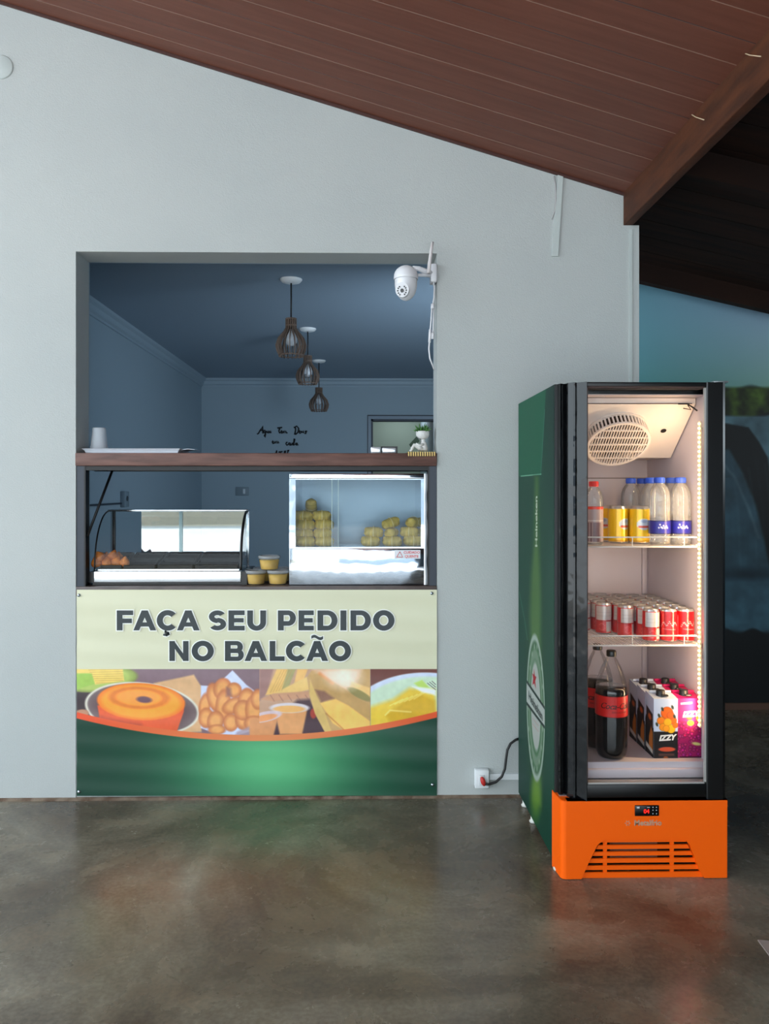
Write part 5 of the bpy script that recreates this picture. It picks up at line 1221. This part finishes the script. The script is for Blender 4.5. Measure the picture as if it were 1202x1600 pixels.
# reading figure that is a planter
fig = thing('figure_planter', 'white seated reading figure with a green succulent growing from its bowl-shaped head', 'planter', (X(660, 3.44), 3.44, SZ1 + .0065))
fw = mat('figure_white', (214, 214, 212), .5); yF = 3.44; q_ = lambda px, py, dy=0: P(px, py, yF + dy)
zbf = SZ1 + .0072
def pz_(px, py, dy=0): v = q_(px, py, dy); return v
m = MB()
m.tube([pz_(661, 704), pz_(662, 699), pz_(662, 694), pz_(661, 689), pz_(661, 684)], .01, fw, 14, rs=[.0215, .019, .015, .010, .0105])
m.ball(pz_(660, 702), (.022, .02, .011), fw, 2)
m.tube([pz_(662, 694.5, -.012), pz_(656, 696, -.02), pz_(650, 693, -.016)], .005, fw, 8, rs=[.0065, .0055, .004])
m.tube([pz_(662, 694.5, .012), pz_(656, 696, .02), pz_(650, 693, .012)], .005, fw, 8, rs=[.0065, .0055, .004])
for sgn in (-1, 1):
    m.tube([pz_(660, 702.5, sgn * .012), pz_(653, 698, sgn * .012), pz_(647, 695.5, sgn * .011), pz_(644.5, 700, sgn * .011), pz_(643, 703.8, sgn * .011), pz_(640.5, 704.6, sgn * .011)], .007, fw, 10, rs=[.0125, .0105, .0088, .0078, .006, .005])
m.build('figure_body', fig)
m = MB(); bb = pz_(660.5, 687); m.lathe([(0, 0), (.012, .001), (.024, .008), (.0295, .02), (.0305, .038), (.0285, .038), (.027, .030), (0, .030)], fw, bb, 30); m.build('bowl', fig)
m = MB(); gb = mat('book_green', (22, 48, 30), .6); cpt = [pz_(640, 694, -.014), pz_(651, 682, -.014), pz_(656, 689, -.014), pz_(645, 701, -.014)]; cpb = [p + Vector((0, .03, 0)) for p in cpt]
m.add(cpt + cpb, [(0, 3, 2, 1), (4, 5, 6, 7), (0, 1, 5, 4), (1, 2, 6, 5), (2, 3, 7, 6), (3, 0, 4, 7)], gb); m.build('book', fig)
m = MB(); leafg = mat('succulent_green', (70, 124, 46), .45, var=(30, (38, 84, 34), 3)); top_ = bb + Vector((0, 0, .030))
rd = random.Random(3)
for ring_, (cnt, lean, ln) in enumerate(((5, .25, .040), (8, .75, .038), (9, 1.15, .036))):
    for k in range(cnt):
        g = 2 * math.pi * (k + .5 * ring_) / cnt + rd.random() * .3; le_ = lean + rd.random() * .15; l = ln * (.85 + .3 * rd.random()); dr = Vector((math.sin(le_) * math.cos(g), math.sin(le_) * math.sin(g), math.cos(le_)))
        b0 = top_ + Vector((.006 * math.cos(g), .006 * math.sin(g), 0)); m.tube([b0, b0 + dr * l * .35, b0 + dr * l * .7 + Vector((0, 0, .002)), b0 + dr * l + Vector((0, 0, .004))], .004, leafg, 6, rs=[.003, .0052, .0038, .0006])
m.build('succulent', fig)
# two small shiny boxes
sb = mat('box_shiny_white', (232, 240, 246), .14, .6); sk = mat('box_black_edge', (12, 12, 14), .4)
b1 = thing('napkin_holder', 'small shiny white box on the brown shelf, left of the black-edged one', 'box', P(587, 708, 3.5), 'small shiny boxes on the shelf')
m = MB(); a, c = P(579.5, 708.0, 3.44), P(595.5, 698.2, 3.44); m.box((a.x, 3.44, SZ1 + .001), (c.x, 3.50, c.z), sb, .004); m.build('body', b1)
m = MB(); m.box((a.x - .002, 3.452, SZ1 + .0), (c.x + .002, 3.49, SZ1 + .004), sk); m.build('base', b1)
b2_ = thing('napkin_holder', 'small shiny box with thick black edges on the brown shelf, in front of the pass-through', 'box', P(609, 708, 3.5), 'small shiny boxes on the shelf')
a, c = P(597.5, 708.0, 3.44), P(619, 699.5, 3.44); m = MB(); m.box((a.x, 3.442, SZ1 + .003), (c.x, 3.50, c.z), sb, .003); m.build('body', b2_)
m = MB(); m.box((a.x - .004, 3.446, SZ1 + .0005), (a.x - .0002, 3.504, c.z + .006), sk); m.box((c.x + .0002, 3.440, SZ1 + .0005), (c.x + .007, 3.504, c.z + .006), sk); m.box((a.x - .004, 3.446, c.z + .0002), (c.x + .007, 3.504, c.z + .006), sk); m.build('edge', b2_)

# ================================================================ SECURITY CAMERA
camw = mat('camera_white', (226, 226, 230), .35); dcam = 3.335
sc = thing('security_camera', 'white dome security camera with antenna, fixed to the right edge of the hatch', 'camera', P(634, 443, dcam))
cc_ = P(634.5, 443, dcam); r_ = 18.5 / FPX * dcam
m = MB(); zt2 = P(634, 415, dcam).z - cc_.z; z38 = P(634, 437, dcam).z - cc_.z; zbt = P(634, 470, dcam).z - cc_.z
pr_ = [(r_ * 1.0, z38), (r_ * 1.03, z38 + .002), (r_ * 1.03, z38 + .012)] + [(r_ * 1.02 * math.cos(R(a)), z38 + .014 + (zt2 - z38 - .014) * math.sin(R(a))) for a in range(0, 91, 10)]
m.lathe(pr_, camw, cc_, 36); m.build('hood', sc)
m = MB(); pr_ = [(r_ * .95 * math.cos(R(a)), z38 - .018 + (z38 - .018 - zbt) * math.sin(R(a))) for a in range(-90, 1, 10)] + [(r_ * .95, z38)]
m.lathe(pr_, camw, cc_, 36); m.build('ball', sc)
m = MB(); fcp = P(629, 453, dcam - r_ * .80); nrm_ = Vector((-.22, -1, -.12)).normalized(); ax = Vector((1, 0, 0)).cross(nrm_).normalized(); bx = nrm_.cross(ax)
bx = Vector((0, 0, 1)).cross(nrm_).normalized(); ax = nrm_.cross(bx)
def disc(mb, u, v, ru, rv, off, mm, n_=24): mb.add([fcp + bx * (u + ru * math.cos(2 * math.pi * k / n_)) + ax * (v + rv * math.sin(2 * math.pi * k / n_)) + nrm_ * off for k in range(n_)], [tuple(range(n_))], mm)
def puck(mb, u, v, ru, rv, o0, o1, mm, n_=24):
    p0 = [fcp + bx * (u + ru * math.cos(2 * math.pi * k / n_)) + ax * (v + rv * math.sin(2 * math.pi * k / n_)) + nrm_ * o0 for k in range(n_)]; p1 = [p + nrm_ * (o1 - o0) for p in p0]
    mb.add(p0 + p1, [(k, (k + 1) % n_, n_ + (k + 1) % n_, n_ + k) for k in range(n_)] + [tuple(range(n_, 2 * n_))], mm)
puck(m, 0, 0, .029, .032, -.02, .010, camw, 32); fp = m.build('face_plate', sc)
m = MB(); puck(m, 0, -.004, .0072, .0085, .009, .0135, mat('lens_black', (6, 6, 8), .1)); m.build('lens', fp)
for g in (150, 180, 210, 238, 30, 2, -28, -55, 55, 125):
    m = MB(); puck(m, .0185 * math.cos(R(g)), -.004 + .020 * math.sin(R(g)), .0034, .0034, .009, .0118, mat('camera_led', (40, 40, 46), .3), 12); m.build('led', fp)
m = MB(); m.tube([P(645, 419, dcam), P(655, 420, dcam + .005), P(664, 424, dcam + .02), P(676, 427, dcam + .045)], .008, camw, 10, rs=[.010, .011, .013, .012]); m.build('arm', sc)
m = MB(); m.tube([P(648, 430, dcam + .01), P(662, 430, dcam + .02), P(676, 431, dcam + .045)], .006, camw, 10, rs=[.006, .0075, .008]); m.build('arm', sc)
a, c = P(673.5, 440, D0 - .02), P(682.6, 411, D0 - .02); m = MB(); m.box((a.x, D0 - .02, a.z), (XR - .001, D0 + .045, c.z), camw, .006); m.build('mount', sc)
m = MB(); m.tube([P(670, 427, dcam - .01), P(671.5, 412, dcam - .01), P(674, 392, dcam - .01), P(676, 378, dcam - .01)], .008, mat('antenna_white', (206, 200, 200), .4), 10, rs=[.0085, .0085, .0075, .0058]); m.build('antenna', sc)
dc = D0 - .006
m = MB(); m.tube([P(677.5, 440, dc), P(679, 450, dc), P(678.5, 465, dc), P(676.5, 476, dc)], .0034, camw, 8); m.build('cable', sc)
m = MB(); m.tube([P(676.5, 475, dc), P(676, 482, dc)], .008, camw, 10); m.build('connector', sc)
m = MB(); m.tube([P(675, 482, dc), P(674, 500, dc), P(672.5, 517, dc), P(670.5, 545, dc), P(672, 560, dc), P(679, 578, dc + .012)], .0036, camw, 8); m.build('cable', sc)
m = MB(); m.tube([P(677.6, 482, dc + .003), P(677.5, 500, dc + .003), P(676.5, 522, dc + .003)], .0034, camw, 8); m.build('cable', sc)
m = MB(); m.tube([P(676.3, 520, dc + .003), P(676.3, 530, dc + .003)], .0075, camw, 10); m.build('connector', sc)
m = MB(); m.tube([P(672.5, 515, dc), P(671.3, 535, dc)], .0062, camw, 10); m.build('connector', sc)

# ================================================================ ON THE SERVING WALL
duct = mat('painted_duct', (186, 194, 192), .6)
def strip_on_wall(name, quad, label, cat, th=.009, mm=duct):
    f = [P(x, y, D0 - th) for x, y in quad]; b_ = [Vector((p.x, D0 - .0005, p.z)) for p in f]
    m = MB(); m.add(f + b_, [(0, 1, 2, 3), (7, 6, 5, 4), (0, 4, 5, 1), (1, 5, 6, 2), (2, 6, 7, 3), (3, 7, 4, 0)], mm); return tag(m.build(name), label, cat)
strip_on_wall('cable_duct', [(862.5, 400), (872.5, 400), (880.5, 275), (872, 273)], 'short slanted wall-coloured duct hanging from the ceiling edge left of the beam', 'duct')
strip_on_wall('cable_duct', [(983.5, 1238), (988.5, 1238), (988.5, 358), (983.5, 358)], 'tall thin wall-coloured duct running down beside the free end of the wall', 'duct', .005)
m = MB(); pts = [P(866, 275, D0 - .003), P(868, 290, D0 - .004), P(869, 310, D0 - .006), P(867.5, 328, D0 - .005), P(862.5, 343, D0 - .004)]; m.tube(pts, .0035, mat('loose_tape', (168, 166, 166), .6), 6, rs=[.003, .004, .0045, .0035, .0015]); tag(m.build('loose_tape'), 'thin curling strip hanging beside the short slanted duct', 'strip')  # thin raised tube that stands for the peeling crack
m = MB(); cc_ = P(2, 105, D0); m.lathe([(0, -.006), (.048, -.006), (.052, -.004), (.053, 0)], duct, cc_, 32, axis='y'); tag(m.build('junction_cover'), 'round wall-coloured cover plate at the left edge of the wall below the ceiling', 'cover')
so_ = thing('power_socket', 'white surface power socket low on the wall beside the fridge', 'socket', P(753, 1217, D0))
a, c = P(742.5, 1232, D0 - .03), P(764.5, 1203, D0 - .03); m = MB(); m.box((a.x, D0 - .034, a.z), (c.x, D0 - .0005, c.z), white, .004); m.build('socket_box', so_)
a, c = P(749, 1228, D0 - .036), P(758, 1211, D0 - .036); m = MB(); m.box((a.x, D0 - .038, a.z), (c.x, D0 - .033, c.z), mat('socket_inset', (206, 210, 212), .4), .002); m.build('socket_insert', so_)
strip_on_wall('cable_duct', [(765.5, 1218.5), (830, 1218.5), (830, 1209.5), (765.5, 1209.5)], 'white horizontal cable duct from the low power socket to behind the fridge', 'duct', .012, white)
# pale sheet lying at the right
def FL(px, py, z=0):
    u = (px - PX0) / FPX; t = FPX * (H - z) / (py - PY0); return Vector((t * (math.sin(YAW) + u * math.cos(YAW)), t * (math.cos(YAW) - u * math.sin(YAW)), z))
qd = [FL(1184.5, 1468, .004), FL(1202, 1492, .004), FL(1290, 1560, .004), FL(1310, 1480, .004)]
m = MB(); m.add(qd + [Vector((p.x, p.y, .0005)) for p in qd], [(0, 1, 2, 3), (0, 4, 5, 1), (1, 5, 6, 2), (2, 6, 7, 3), (3, 7, 4, 0)], mat('pale_sheet', (150, 140, 134), .7)); tag(m.build('floor_sheet'), 'corner of a pale flat sheet lying on the floor at the right edge', 'sheet')
# added fill lamp that brightens the room, out of sight on the right
area('side_door_daylight', (rr_ - .10, 4.1, 1.25), Vector((-.16, .97, .12)).to_track_quat('-Z', 'Y').to_euler(), .7, 1.9, 46, (.74, .88, 1.0), spread=160)
area('kitchen_daylight', (rr_ - .5, rb + 1.6, rc - .1), (0, 0, 0), .8, .8, 9, (.86, .96, 1.0))  # added overhead fill that brightens the back room beyond the pass-through
